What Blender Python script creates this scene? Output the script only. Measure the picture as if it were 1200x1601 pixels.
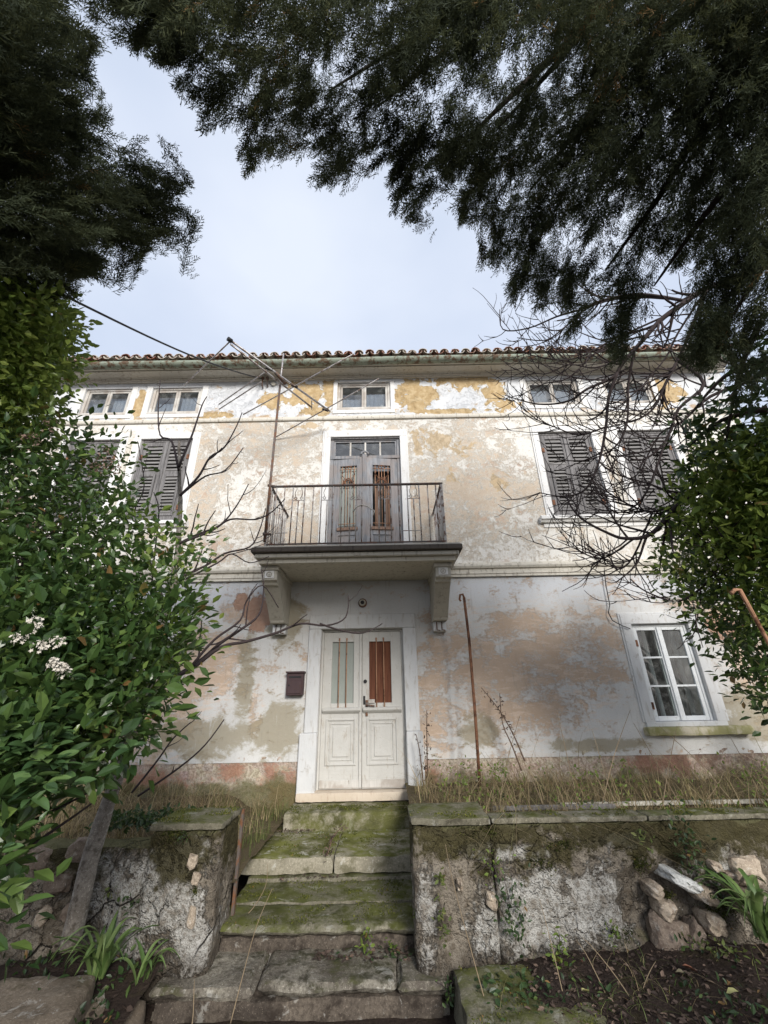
import bpy, bmesh, math, random
import numpy as np
from mathutils import Vector, Matrix, noise as mn
random.seed(7); rng = np.random.default_rng(11)
for o in list(bpy.data.objects): bpy.data.objects.remove(o)
scene = bpy.context.scene
COL = scene.collection
R = math.radians
# ------------------------------------------------------------------ camera
CAM = np.array([0.39, -6.938, 1.301])          # metres; facade plane is Y=0, door threshold Z=0
FPX, PITCH, ROLL = 640.0, math.atan(640.0/1450.0), 0.019
cF = np.array([0, math.cos(PITCH), math.sin(PITCH)]); cU0 = np.array([0, -math.sin(PITCH), math.cos(PITCH)]); cR0 = np.array([1., 0, 0])
cR = math.cos(ROLL)*cR0 - math.sin(ROLL)*cU0; cU = math.sin(ROLL)*cR0 + math.cos(ROLL)*cU0
cam = bpy.data.cameras.new('camera'); camo = bpy.data.objects.new('camera', cam); COL.objects.link(camo)
m3 = Matrix((cR, cU, -cF)).transposed()
camo.matrix_world = Matrix.Translation(CAM) @ m3.to_4x4()
cam.sensor_fit = 'VERTICAL'; cam.sensor_height = 36; cam.lens = FPX/1601*36
cam.clip_start = 0.05; cam.clip_end = 2000
scene.camera = camo
def ray(x, y): return cF + cR*(x-600)/FPX - cU*(y-800.5)/FPX
def onY(x, y, Y): d = ray(x, y); return CAM + d*((Y-CAM[1])/d[1])
def onZ(x, y, Z): d = ray(x, y); return CAM + d*((Z-CAM[2])/d[2])
def onR(x, y, r): d = ray(x, y); return CAM + d*(r/np.linalg.norm(d))
# ------------------------------------------------------------------ world, sun, exposure
SUN_EL, SUN_AZ = R(24), R(18)       # veiled sun behind the viewer, a little to the right
scene.view_settings.view_transform = 'Standard'; scene.view_settings.look = 'None'
scene.view_settings.exposure = 1.38; scene.view_settings.gamma = 1
world = bpy.data.worlds.new('World'); scene.world = world; world.use_nodes = True
wn = world.node_tree.nodes; wl = world.node_tree.links
for n in list(wn): wn.remove(n)
sky = wn.new('ShaderNodeTexSky'); sky.sky_type = 'NISHITA'; sky.sun_disc = False
sky.sun_elevation = SUN_EL; sky.sun_rotation = R(180)-SUN_AZ; sky.air_density = 1; sky.dust_density = 2
wtc = wn.new('ShaderNodeTexCoord'); wmp = wn.new('ShaderNodeMapping'); wmp.inputs['Scale'].default_value = (1, 1, 2.2)
wno = wn.new('ShaderNodeTexNoise'); wno.inputs['Scale'].default_value = 1.9; wno.inputs['Detail'].default_value = 4; wno.inputs['Roughness'].default_value = .45
wl.new(wtc.outputs['Generated'], wmp.inputs['Vector']); wl.new(wmp.outputs[0], wno.inputs['Vector'])
wr = wn.new('ShaderNodeValToRGB'); wr.color_ramp.elements[0].position = .3; wr.color_ramp.elements[1].position = .7
wr.color_ramp.elements[0].color = (2.5, 2.85, 3.55, 1); wr.color_ramp.elements[1].color = (3.45, 3.7, 4.2, 1)
wl.new(wno.outputs[0], wr.inputs[0])
wmx = wn.new('ShaderNodeMix'); wmx.data_type = 'RGBA'; wmx.inputs[0].default_value = .9      # nine tenths cloud cover
wl.new(sky.outputs[0], wmx.inputs[6]); wl.new(wr.outputs[0], wmx.inputs[7])
wb = wn.new('ShaderNodeBackground'); wb.inputs[1].default_value = 0.1
wo = wn.new('ShaderNodeOutputWorld'); wl.new(wmx.outputs[2], wb.inputs[0]); wl.new(wb.outputs[0], wo.inputs[0])
sl = bpy.data.lights.new('sun', 'SUN'); sl.energy = 1.5; sl.angle = R(16); sl.color = (1, .96, .9)
so = bpy.data.objects.new('sun', sl); COL.objects.link(so); so.location = (-4, -20, 20)
sd = Vector((math.sin(SUN_AZ)*math.cos(SUN_EL), -math.cos(SUN_AZ)*math.cos(SUN_EL), math.sin(SUN_EL)))
so.rotation_euler = sd.to_track_quat('Z', 'Y').to_euler()
scene.render.engine = 'CYCLES'
scene.cycles.max_bounces = 5; scene.cycles.diffuse_bounces = 3; scene.cycles.glossy_bounces = 2; scene.cycles.transmission_bounces = 3; scene.cycles.transparent_max_bounces = 8
scene.cycles.use_denoising = True
# ------------------------------------------------------------------ material helpers
class NT:
    def __init__(s, name):
        s.m = bpy.data.materials.new(name); s.m.use_nodes = True; s.t = s.m.node_tree; s.n = s.t.nodes; s.l = s.t.links
        for n in list(s.n): s.n.remove(n)
        s.out = s.n.new('ShaderNodeOutputMaterial'); g = s.n.new('ShaderNodeNewGeometry'); s.pos = g.outputs['Position']; s.nor = g.outputs['Normal']
        x = s.n.new('ShaderNodeSeparateXYZ'); s.l.new(s.pos, x.inputs[0]); s.x, s.y, s.z = x.outputs
        x = s.n.new('ShaderNodeSeparateXYZ'); s.l.new(s.nor, x.inputs[0]); s.up = x.outputs[2]
    def put(s, sock, v):
        if isinstance(v, (int, float)): sock.default_value = v
        elif isinstance(v, tuple): sock.default_value = v if len(v) == len(sock.default_value) else v + (1,)
        else: s.l.new(v, sock)
    def map(s, sc=(1, 1, 1), loc=(0, 0, 0), vec=None):
        n = s.n.new('ShaderNodeMapping'); n.inputs['Scale'].default_value = sc; n.inputs['Location'].default_value = loc
        s.l.new(vec or s.pos, n.inputs[0]); return n.outputs[0]
    def noise(s, scale, detail=5, rough=.55, vec=None, dist=0.):
        n = s.n.new('ShaderNodeTexNoise'); n.inputs['Scale'].default_value = scale; n.inputs['Detail'].default_value = detail
        n.inputs['Roughness'].default_value = rough; n.inputs['Distortion'].default_value = dist; s.l.new(vec or s.pos, n.inputs['Vector']); return n.outputs[0]
    def vor(s, scale, feature='F1', vec=None, out=0):
        n = s.n.new('ShaderNodeTexVoronoi'); n.feature = feature; n.inputs['Scale'].default_value = scale; s.l.new(vec or s.pos, n.inputs['Vector']); return n.outputs[out]
    def mr(s, v, a, b, c=0., d=1.):
        n = s.n.new('ShaderNodeMapRange'); n.interpolation_type = 'SMOOTHSTEP'; s.put(n.inputs[0], v)
        for i, k in enumerate((a, b, c, d)): n.inputs[i+1].default_value = k
        return n.outputs[0]
    def ma(s, op, a, b=0.):
        n = s.n.new('ShaderNodeMath'); n.operation = op; s.put(n.inputs[0], a); s.put(n.inputs[1], b); return n.outputs[0]
    def mul(s, a, b): return s.ma('MULTIPLY', a, b)
    def add(s, a, b): return s.ma('ADD', a, b)
    def mx(s, a, b): return s.ma('MAXIMUM', a, b)
    def sub1(s, a): return s.ma('SUBTRACT', 1., a)
    def mix(s, f, a, b, mode='MIX'):
        n = s.n.new('ShaderNodeMix'); n.data_type = 'RGBA'; n.blend_type = mode; s.put(n.inputs[0], f); s.put(n.inputs[6], a); s.put(n.inputs[7], b); return n.outputs[2]
    def blob(s, x, z, rx, rz):      # 1 in the middle, 0 on an ellipse round (x,z) of the facade
        n = s.n.new('ShaderNodeVectorMath'); n.operation = 'LENGTH'
        s.l.new(s.map((1/rx, 0, 1/rz), (-x/rx, 0, -z/rz)), n.inputs[0]); return s.ma('SUBTRACT', 1., n.outputs['Value'])
    def blobs(s, L):
        r = None
        for b in L:
            k = s.blob(*b); r = k if r is None else s.mx(r, k)
        return r
    def attr(s, name):
        n = s.n.new('ShaderNodeAttribute'); n.attribute_name = name; return n.outputs['Fac']
    def rnd(s):
        return s.n.new('ShaderNodeObjectInfo').outputs['Random']
    def bump(s, h, st=.5, d=.02, nrm=None):
        n = s.n.new('ShaderNodeBump'); n.inputs['Strength'].default_value = st; n.inputs['Distance'].default_value = d; s.put(n.inputs['Height'], h)
        if nrm: s.l.new(nrm, n.inputs['Normal'])
        return n.outputs[0]
    def bsdf(s, col, rough=.85, bump=None, metal=0., spec=.3, transl=None):
        n = s.n.new('ShaderNodeBsdfPrincipled'); s.put(n.inputs['Base Color'], col); s.put(n.inputs['Roughness'], rough); s.put(n.inputs['Metallic'], metal)
        n.inputs['Specular IOR Level'].default_value = spec
        if bump: s.l.new(bump, n.inputs['Normal'])
        o = n.outputs[0]
        if transl:
            t = s.n.new('ShaderNodeBsdfTranslucent'); s.put(t.inputs[0], transl[1]); a = s.n.new('ShaderNodeMixShader'); a.inputs[0].default_value = transl[0]
            s.l.new(o, a.inputs[1]); s.l.new(t.outputs[0], a.inputs[2]); o = a.outputs[0]
        s.l.new(o, s.out.inputs[0]); return s.m
M = {}
# ---- plaster of the upper floors
def m_upper():
    t = NT('upper_plaster')
    big = t.noise(.55, 3, .5); mid = t.noise(2.6, 6, .62, dist=.4); fine = t.noise(30, 6, .75, dist=.3)
    scr = t.noise(6.5, 9, .78, t.map((1, 1, 1.15)), .5)
    white = t.mix(fine, (.66, .64, .59), (.81, .795, .76))
    cream = t.mix(t.noise(3, 4), (.62, .565, .48), (.77, .735, .665))
    tan = t.mix(t.noise(5, 5), (.42, .31, .21), (.58, .46, .34))
    pinkish = (.52, .37, .28)
    # worn paint: strongest in the middle of the front, little by the windows
    worn = t.blobs([(-1.9, 5.2, 2.3, 1.9), (2.2, 5.2, 2.0, 1.9), (0, 4, 5.2, 1.0), (-2, 6.2, 1.6, .5), (2, 6.1, 1.6, .5)])
    worn = t.mr(worn, 0, .45)
    f = t.add(t.mul(t.add(scr, -.5), 2.6), t.add(t.mul(t.add(mid, -.5), 1.3), t.mul(t.add(big, -.5), 1.8)))
    f = t.add(t.add(f, t.mul(t.add(fine, -.5), 1.8)), t.mul(worn, .26))
    c = t.mix(t.mr(f, -.02, .22), white, cream)
    c = t.mix(t.mr(f, .22, .58, 0, .66), c, tan)
    c = t.mix(t.mul(t.mr(t.noise(1.1, 6, .7, t.map(loc=(11, 0, 4)), .8), .53, .60, 0, .5), t.mr(t.noise(19, 6, .75), .42, .56)), c, (.47, .38, .28))
    c = t.mix(t.mul(t.mr(t.noise(55, 4, .7), .56, .64), t.mul(worn, .55)), c, (.36, .27, .19))
    c = t.mix(t.mul(t.mr(t.add(t.noise(1.3, 5, .6, t.map(loc=(7, 0, 3))), t.mul(t.add(scr, -.5), 1.2)), .58, .72, 0, .7), worn), c, pinkish)
    och = t.add(t.blobs([(1.35, 5.9, .5, .42), (2.0, 5.75, .35, .3), (1.1, 5.65, .2, .3), (2.55, 4.9, .3, .4), (1.7, 5.1, .2, .25), (-1.2, 6.3, .5, .12)]), t.mul(t.add(t.noise(3.4, 7, .7, t.map(loc=(1, 0, 9)), .7), -.5), 4.2))
    ochc = t.mix(fine, (.46, .33, .18), (.62, .48, .30))
    c = t.mix(t.mr(och, .42, .60, 0, .8), c, ochc)
    # attic storey: bluish white distemper with pieces fallen off
    att = t.mr(t.z, 6.50, 6.53)
    aw = t.mix(t.noise(1.6, 5, .6), (.60, .625, .66), (.78, .785, .79))
    aw = t.mix(t.mr(t.add(t.noise(3.1, 6, .65, t.map((1, 1, 1.6), (3, 0, 1))), t.mul(t.mr(t.z, 6.9, 6.5), .12)), .60, .70), aw, (.55, .42, .29))
    ed = t.blobs([(-1.2, 7.13, .62, .42), (-.72, 7.2, .25, .45), (-.95, 6.68, .45, .12), (1.15, 7.05, .55, .36), (1.0, 7.2, .35, .4), (2.2, 7.36, .75, .22), (2.75, 7.15, .28, .42), (1.7, 6.62, .9, .08), (6.3, 7.0, .5, .4), (-1.9, 7.0, .3, .3), (3.0, 6.75, .3, .2), (-4.72, 6.95, .14, .4), (-3.2, 6.62, .5, .1)])
    pat = t.add(ed, t.mul(t.add(t.noise(4.2, 6, .62, t.map(loc=(2, 0, 5)), .6), -.5), 3.4))
    pm = t.mr(pat, .16, .2)
    ac = t.mix(t.mr(pat, .04, .16), aw, (.74, .70, .62))
    ac = t.mix(pm, ac, t.mix(t.mr(t.noise(9, 6, .7), .35, .7), (.44, .31, .16), (.62, .49, .30)))
    c = t.mix(att, c, ac)
    # grime that ran down below the string course ledge and sills
    st = t.noise(4, 5, .6, t.map((3.2, 1, .35)))
    c = t.mix(t.mul(t.mr(st, .52, .75), t.mul(t.mr(t.z, 3.95, 3.3), .6)), c, (.30, .25, .19))
    c = t.mix(t.mul(t.mr(t.noise(6, 4, .6, t.map((4, 1, .3), (1, 0, 0))), .6, .8), .35), c, (.33, .30, .27))
    h = t.add(t.mul(fine, .35), t.add(t.mul(t.sub1(t.mr(f, .1, .4)), .6), t.mul(t.mul(t.sub1(pm), att), 1.6)))
    return t.bsdf(c, .93, t.bump(h, .75, .016), spec=.15)
def m_lower():
    t = NT('lower_plaster')
    big = t.noise(.7, 4, .55, t.map(loc=(4, 0, 2))); mid = t.noise(2.4, 6, .65, t.map((1, 1, 1.5)), .5); fine = t.noise(22, 7, .78, t.map((.75, 1, 1.3)), .3)
    grey = t.mix(t.noise(1.7, 5), (.40, .395, .38), (.68, .675, .655))
    grey = t.mix(t.mul(fine, .35), grey, (.76, .76, .75))
    grey = t.mix(t.mr(t.z, 2.3, 3.0, 0, .6), grey, (.58, .61, .66))
    pk = t.mix(t.noise(4, 6, .65), (.43, .27, .155), (.56, .43, .32))
    area = t.blobs([(2.5, 1.6, 2.0, 1.35), (3.6, 1.9, 1.0, 1.0), (1.1, 1.1, .5, .9), (-2.5, 1.75, 1.0, .85), (-3.2, 1.2, 1.2, 1.2), (-1.62, 1.1, .16, .5), (-2.0, 2.6, .5, .35), (5.6, 2.5, .8, .2), (6.4, 1.5, .9, 1.4)])
    f = t.add(t.mul(t.mr(area, 0, .6), .54), t.add(t.mul(t.add(mid, -.5), 3.0), t.mul(t.add(fine, -.5), 2.4)))
    ff = t.add(f, t.mul(t.add(big, -.5), 1.6))
    c = t.mix(t.mr(ff, .12, .72, 0, .82), grey, pk)
    c = t.mix(t.mul(t.mr(t.noise(7, 7, .75, t.map((.5, 1, 1.8)), .4), .50, .60, 0, .75), t.mr(area, .0, .4)), c, t.mix(fine, (.66, .62, .57), (.60, .40, .25)))
    ol = t.add(t.blobs([(-1.25, .8, .55, .6), (-2.4, .75, 1.2, .35), (-1.85, 1.6, .22, .9), (1.75, .75, .35, .3), (-1.3, 2.4, .4, .5), (6.2, .9, 1.3, .6), (3.4, .55, 1.2, .12)]), t.add(t.mul(t.add(mid, -.5), 2.2), t.mul(t.add(fine, -.5), .8)))
    c = t.mix(t.mr(ol, .12, .5, 0, .8), c, t.mix(fine, (.25, .215, .145), (.34, .30, .21)))
    c = t.mix(t.mul(t.mr(t.noise(3, 6, .7, t.map((3, 1, .6), (5, 0, 0))), .58, .72), .5), c, (.60, .60, .60))
    c = t.mix(t.mr(t.noise(60, 4, .7), .57, .66, 0, .45), c, (.30, .26, .21))
    # long run-off streaks and scratches
    st = t.noise(7, 5, .6, t.map((3, 1, .25)))
    c = t.mix(t.mul(t.mr(st, .56, .74), .4), c, (.27, .25, .22))
    pb = t.add(t.blobs([(-1.75, 2.55, .3, .4), (-2.05, 2.75, .18, .2), (5.9, 2.2, .35, .3)]), t.mul(t.add(t.noise(6, 6, .7), -.5), 1.4))
    c = t.mix(t.mr(pb, .2, .3), c, t.mix(t.noise(20, 3), (.36, .19, .13), (.45, .33, .25)))
    h = t.add(t.mul(fine, .5), t.add(t.mul(t.sub1(t.mr(ff, .3, .6)), .5), t.mul(t.sub1(t.mr(pb, .2, .3)), 1.)))
    return t.bsdf(c, .93, t.bump(h, .7, .013), spec=.15)
def m_plinth():
    t = NT('crumbling_plinth')
    v = t.vor(7, 'DISTANCE_TO_EDGE', t.map((1, 1, 1.6))); vc = t.vor(7, 'F1', t.map((1, 1, 1.6)), 1); n = t.noise(4, 6, .65); fn = t.noise(28, 5, .7)
    c = t.mix(t.mr(fn, .3, .7), (.26, .20, .15), (.60, .52, .43)); c = t.mix(t.mr(n, .55, .7, 0, .7), c, (.20, .16, .12))
    c = t.mix(.05, c, vc, 'OVERLAY')
    red = t.add(t.blobs([(-1.15, .05, .42, .42), (-1.9, .3, .35, .15), (.95, .1, .25, .3), (-3.2, .2, .8, .25), (4.4, .3, .8, .2)]), t.mul(t.add(n, -.5), 3.))
    c = t.mix(t.mr(t.add(red, t.mul(t.add(fn, -.5), 2.5)), .15, .6, 0, .8), c, t.mix(fn, (.25, .11, .07), (.40, .22, .15)))
    mo = t.add(t.mr(t.z, .40, -.1), t.mul(t.add(t.noise(2.2, 5, .6), -.5), 1.8))
    c = t.mix(t.mr(mo, .35, .7, 0, .8), c, (.10, .10, .04))
    c = t.mix(t.mul(t.mr(t.x, 3.6, 5.0), t.mr(n, .35, .6, 0, .8)), c, (.13, .085, .07))
    return t.bsdf(c, .95, t.bump(t.add(t.mul(fn, .7), t.mul(n, 1.5)), .9, .03), spec=.1)
def m_stonetrim(name, a, b, stain, amt=.5, moss=0.):
    t = NT(name); n = t.noise(3, 6, .6); fn = t.noise(30, 4, .6)
    c = t.mix(n, a, b)
    st = t.noise(8, 5, .62, t.map((2.5, 2.5, .5)))
    c = t.mix(t.mr(st, .52, .72, 0, amt), c, stain)
    c = t.mix(t.mr(t.noise(11, 6, .7), .60, .70, 0, amt), c, t.mix(.5, stain, (.2, .16, .12)))
    if moss: c = t.mix(t.mul(t.mr(t.noise(5, 5, .65), .35, .6), moss), c, (.19, .19, .05))
    return t.bsdf(c, .88, t.bump(t.add(t.mul(fn, .4), st), .5, .008), spec=.2)
def m_wood(name, a, b, crack, paint=None, axis=2):
    t = NT(name); sc = [14, 14, 14]; sc[axis] = 1.2
    r = t.rnd(); off = t.n.new('ShaderNodeVectorMath'); off.operation = 'ADD'; t.l.new(t.pos, off.inputs[0]); t.l.new(r, off.inputs[1])
    g = t.noise(2.2, 6, .68, t.map(tuple(sc), vec=off.outputs[0])); g2 = t.noise(3, 5, .6)
    c = t.mix(t.mr(g, .3, .7), a, b)
    c = t.mix(t.mr(g, .36, .30), c, crack)
    if paint: c = t.mix(t.mr(t.add(g2, t.mul(g, .5)), .66, .84, 0, .6), c, paint)
    c = t.mix(t.mul(r, .22), c, (.05, .045, .04))
    return t.bsdf(c, .85, t.bump(g, .6, .006), spec=.2)
def m_paint(name, a, b, dirt, amt=.4):
    t = NT(name); n = t.noise(5, 6, .65); s_ = t.noise(9, 6, .7, t.map((2, 2, .6)))
    c = t.mix(n, a, b); c = t.mix(t.mr(s_, .54, .70, 0, amt), c, dirt); c = t.mix(t.mr(t.noise(24, 5, .7), .62, .7, 0, amt), c, t.mix(.5, dirt, (.25, .2, .15)))
    return t.bsdf(c, .6, t.bump(t.add(s_, t.noise(40, 3)), .35, .004), spec=.3)
def m_metal(name, a, b, rust, amt, rough=.6, metal=.5):
    t = NT(name); n = t.noise(13, 6, .65); c = t.mix(n, a, b); k = t.mr(t.noise(9, 6, .7), .62-amt*.35, .72-amt*.3)
    c = t.mix(k, c, t.mix(n, rust, tuple(x*.5 for x in rust)))
    return t.bsdf(c, rough, t.bump(n, .4, .003), metal=t.mul(t.sub1(k), metal))
def m_mossy(name, a, b, moss, dark, upmoss=.6, facemoss=.25, lichen=.3, sc=1.):
    t = NT(name); n = t.noise(2.6*sc, 6, .65, dist=.3); m_ = t.noise(7*sc, 6, .68); fn = t.noise(42, 4, .7); o = t.noise(1.3, 5, .6, t.map(loc=(9, 4, 2)))
    c = t.mix(t.mr(n, .3, .7), a, b); c = t.mix(t.mr(fn, .35, .7, 0, .75), c, t.mix(.5, a, dark)); c = t.mix(t.mr(t.noise(85, 3, .7), .58, .68, 0, .6), c, tuple(min(1, x*1.7) for x in b))
    c = t.mix(t.mr(m_, .50, .66, 0, .85), c, dark)
    k = t.add(t.mul(t.mr(t.up, .3, .8), upmoss), t.add(facemoss-.25, t.mul(o, .55)))
    c = t.mix(t.mr(t.add(k, t.mul(t.add(m_, -.5), .7)), .45, .72, 0, .92), c, t.mix(t.mr(n, .35, .65), moss, tuple(x*.42 for x in moss)))
    c = t.mix(t.mul(t.mr(t.noise(5.5*sc, 7, .72, t.map(loc=(3, 8, 1)), .5), .57, .63), lichen), c, (.66, .65, .60))
    return t.bsdf(c, .95, t.bump(t.add(m_, t.mul(fn, .5)), .8, .014), spec=.1)
def m_wallstone():
    t = NT('rubble_wall_render'); n = t.noise(1.9, 6, .65, t.map(loc=(3, 1, 8)), .4); m_ = t.noise(6, 7, .72, dist=.4); fn = t.noise(34, 5, .72); br = t.noise(17, 5, .7)
    sv = t.n.new('ShaderNodeVectorMath'); sv.operation = 'ADD'; t.l.new(t.pos, sv.inputs[0]); t.l.new(t.mul(t.add(t.noise(7, 4, .6), -.5), .22), sv.inputs[1])
    cell = t.vor(8, 'F1', sv.outputs[0], 1); bw = t.n.new('ShaderNodeRGBToBW'); t.l.new(cell, bw.inputs[0]); joint = t.mr(t.vor(8, 'DISTANCE_TO_EDGE', sv.outputs[0]), .10, .01)
    c = t.mix(t.add(t.mul(bw.outputs[0], .6), t.mul(fn, .4)), (.10, .08, .06), (.42, .37, .30))
    joint = t.mul(joint, t.mr(t.noise(2.3, 3), .42, .6)); c = t.mix(t.mul(joint, .5), c, (.06, .05, .04))
    c = t.mix(t.mr(br, .50, .66, 0, .8), c, (.075, .06, .045))
    ren = t.add(t.blobs([(1.5, -.3, .55, .32), (1.98, -.27, .36, .32), (1.2, -.38, .2, .2), (1.45, .08, .34, .08), (1.15, .1, .2, .08), (-1.45, -.15, .42, .36), (-1.9, -.2, .4, .34), (-1.75, -.42, .3, .2), (-1.25, .15, .2, .2), (-1.2, -.45, .2, .26), (.66, -.3, .12, .4), (3.0, -.02, .3, .16), (2.3, .15, .3, .06)]), t.add(t.mul(t.add(m_, -.5), 2.6), t.mul(t.add(fn, -.5), 1.2)))
    c = t.mix(t.mr(ren, .05, .55, 0, .9), c, t.mix(t.mr(t.add(fn, t.mul(m_, .4)), .45, .85), (.20, .18, .15), (.62, .61, .575)))
    c = t.mix(t.mul(t.mr(t.noise(70, 3, .7), .55, .66), .8), c, (.09, .075, .06))
    c = t.mix(t.mul(t.mr(t.vor(26), .16, .06), t.mr(m_, .48, .6)), c, (.60, .58, .52))
    c = t.mix(t.mul(t.mr(br, .52, .60), .7), c, (.20, .165, .125))
    mo = t.add(t.mr(t.z, -.45, .32), t.add(t.mul(t.add(n, -.5), 3.), t.mul(t.add(br, -.5), 1.2)))
    c = t.mix(t.mr(mo, .48, .85, 0, .92), c, t.mix(m_, (.022, .020, .012), (.115, .10, .04)))
    c = t.mix(t.mr(t.up, .55, .85), c, t.mix(m_, (.09, .095, .035), (.22, .20, .12)))
    c = t.mix(t.mul(t.mr(t.z, -.42, -.68), t.mr(n, .3, .6)), c, (.055, .045, .035))
    wv = t.n.new('ShaderNodeVectorMath'); wv.operation = 'ADD'; t.l.new(t.pos, wv.inputs[0]); t.l.new(t.mul(t.add(t.noise(3, 5, .7), -.5), .5), wv.inputs[1])
    cr = t.mul(t.mr(t.vor(2.6, 'DISTANCE_TO_EDGE', wv.outputs[0]), .022, .006), t.mul(t.mr(t.noise(1.4, 2), .42, .55), t.mr(t.x, 0, -.8, .12, .9)))
    c = t.mix(cr, c, (.03, .025, .02))
    h = t.add(t.add(t.mul(t.mr(ren, .12, .3), .9), t.add(t.mul(cr, -2.), t.mul(joint, -.6))), t.add(t.mul(fn, .55), br))
    return t.bsdf(c, .95, t.bump(h, 1., .04), spec=.1)
def m_soil(name, a, b, lit):
    t = NT(name); n = t.noise(5, 6, .7); fn = t.noise(40, 5, .75); c = t.mix(fn, a, b); c = t.mix(t.mr(n, .5, .65, 0, .7), c, lit)
    return t.bsdf(c, .97, t.bump(t.add(n, fn), 1, .03), spec=.1)
def m_leaf(name, a, b, c_, rough=.4, transl=.22, spec=.4):
    t = NT(name); r = t.attr('rnd'); c = t.mix(t.mr(r, 0, .7), a, b); c = t.mix(t.mr(r, .72, 1.), c, c_); c = t.mix(t.mr(r, .985, .99), c, (.22, .13, .05))
    return t.bsdf(c, rough, spec=spec, transl=(transl, t.mix(.6, c, c_)))
def m_leafobj(name, a, b, c_, rough=.4, transl=.2, spec=.4):
    t = NT(name); r = t.rnd(); c = t.mix(t.mr(r, 0, .7), a, b); c = t.mix(t.mr(r, .72, 1.), c, c_)
    return t.bsdf(c, rough, spec=spec, transl=(transl, t.mix(.6, c, c_)))
def m_plain(name, c, rough=.8, spec=.3, var=.25):
    t = NT(name); n = t.noise(12, 5, .6); return t.bsdf(t.mix(t.mul(n, var*2), c, tuple(x*.5 for x in c)), rough, t.bump(n, .3, .005), spec=spec)
def m_glass(name, tint, refl=.08):
    t = NT(name); tr = t.n.new('ShaderNodeBsdfTransparent'); tr.inputs[0].default_value = tint+(1,)
    gl = t.n.new('ShaderNodeBsdfGlossy'); gl.inputs['Roughness'].default_value = .03
    t.l.new(t.bump(t.noise(3, 2), .06, .02), gl.inputs['Normal'])
    df = t.n.new('ShaderNodeBsdfDiffuse'); df.inputs[0].default_value = (.5, .5, .48, 1)
    fr = t.n.new('ShaderNodeFresnel'); fr.inputs[0].default_value = 1.5
    a = t.n.new('ShaderNodeMixShader'); bf = [n for n in t.n if n.type == 'NEW_GEOMETRY'][0].outputs['Backfacing']; t.l.new(t.mul(t.add(fr.outputs[0], refl), t.sub1(bf)), a.inputs[0]); t.l.new(tr.outputs[0], a.inputs[1]); t.l.new(gl.outputs[0], a.inputs[2])
    b = t.n.new('ShaderNodeMixShader'); t.l.new(t.mr(t.noise(6, 6, .7), .4, .8, .03, .2), b.inputs[0]); t.l.new(a.outputs[0], b.inputs[1]); t.l.new(df.outputs[0], b.inputs[2])
    t.l.new(b.outputs[0], t.out.inputs[0]); return t.m
M['upper'] = m_upper(); M['lower'] = m_lower(); M['plinth'] = m_plinth()
M['trim'] = m_stonetrim('white_stone_trim', (.70, .70, .70), (.84, .83, .80), (.50, .45, .38), .45)
M['cornice'] = m_stonetrim('cornice_plaster', (.60, .57, .50), (.76, .73, .66), (.36, .29, .21), .6)
M['course'] = m_stonetrim('string_course_stone', (.55, .52, .45), (.74, .70, .62), (.20, .17, .13), .75)
M['balc'] = m_stonetrim('balcony_concrete', (.52, .49, .42), (.66, .63, .55), (.16, .13, .10), .6)
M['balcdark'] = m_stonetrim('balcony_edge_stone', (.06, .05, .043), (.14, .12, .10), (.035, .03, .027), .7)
M['bracket'] = m_stonetrim('bracket_stone', (.40, .38, .33), (.60, .57, .50), (.22, .19, .15), .6)
M['doorstone'] = m_stonetrim('door_surround_stone', (.50, .51, .52), (.68, .68, .67), (.36, .32, .27), .55)
M['sillmoss'] = m_stonetrim('mossy_sill_stone', (.42, .38, .28), (.58, .53, .42), (.30, .26, .12), .8, .75)
M['thresh'] = m_stonetrim('threshold_stone', (.52, .43, .33), (.66, .58, .48), (.40, .27, .19), .6)
M['shut'] = m_wood('weathered_shutter_wood', (.125, .12, .12), (.28, .27, .27), (.03, .028, .03))
M['slat'] = m_wood('weathered_slat_wood', (.145, .14, .137), (.33, .32, .31), (.04, .035, .035), axis=0)
M['bdoor'] = m_wood('bluish_door_wood', (.19, .195, .21), (.36, .37, .39), (.08, .06, .055), (.30, .25, .225))
M['brownwood'] = m_wood('bare_brown_wood', (.17, .11, .08), (.30, .20, .15), (.06, .04, .03))
M['frame'] = m_wood('flaking_white_frame', (.58, .56, .52), (.74, .72, .68), (.22, .17, .13), (.36, .30, .25))
M['door'] = m_paint('dirty_white_door_paint', (.44, .43, .40), (.60, .59, .56), (.36, .31, .25), .75)
M['winframe'] = m_paint('white_window_paint', (.60, .63, .65), (.76, .78, .79), (.42, .38, .33), .45)
M['boardwood'] = m_wood('reddish_brown_board', (.13, .045, .025), (.22, .085, .045), (.05, .02, .015))
M['frost'] = m_paint('grey_green_glass', (.26, .29, .265), (.35, .375, .345), (.22, .23, .2), .3)
M['glass'] = m_glass('window_glass', (.85, .88, .87), .05); M['glassup'] = m_glass('attic_glass', (.8, .84, .88), .10)
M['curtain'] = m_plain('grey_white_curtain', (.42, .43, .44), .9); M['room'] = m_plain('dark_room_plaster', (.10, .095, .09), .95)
M['iron'] = m_metal('rusty_iron', (.10, .085, .08), (.20, .17, .15), (.22, .10, .05), .5)
M['rail'] = m_metal('railing_iron', (.40, .38, .36), (.56, .53, .50), (.24, .14, .10), .4, .7, .1)
M['raildark'] = m_metal('handrail_iron', (.07, .06, .06), (.15, .13, .12), (.18, .09, .06), .4)
M['rust'] = m_metal('brown_rust', (.16, .075, .045), (.27, .13, .07), (.11, .05, .03), .4, .85, .1)
M['rustlight'] = m_metal('orange_rust', (.36, .19, .11), (.46, .27, .17), (.20, .09, .05), .3, .85, .05)
M['alu'] = m_metal('dull_aluminium', (.36, .35, .35), (.52, .50, .50), (.22, .15, .12), .4, .5, .6)
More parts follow.
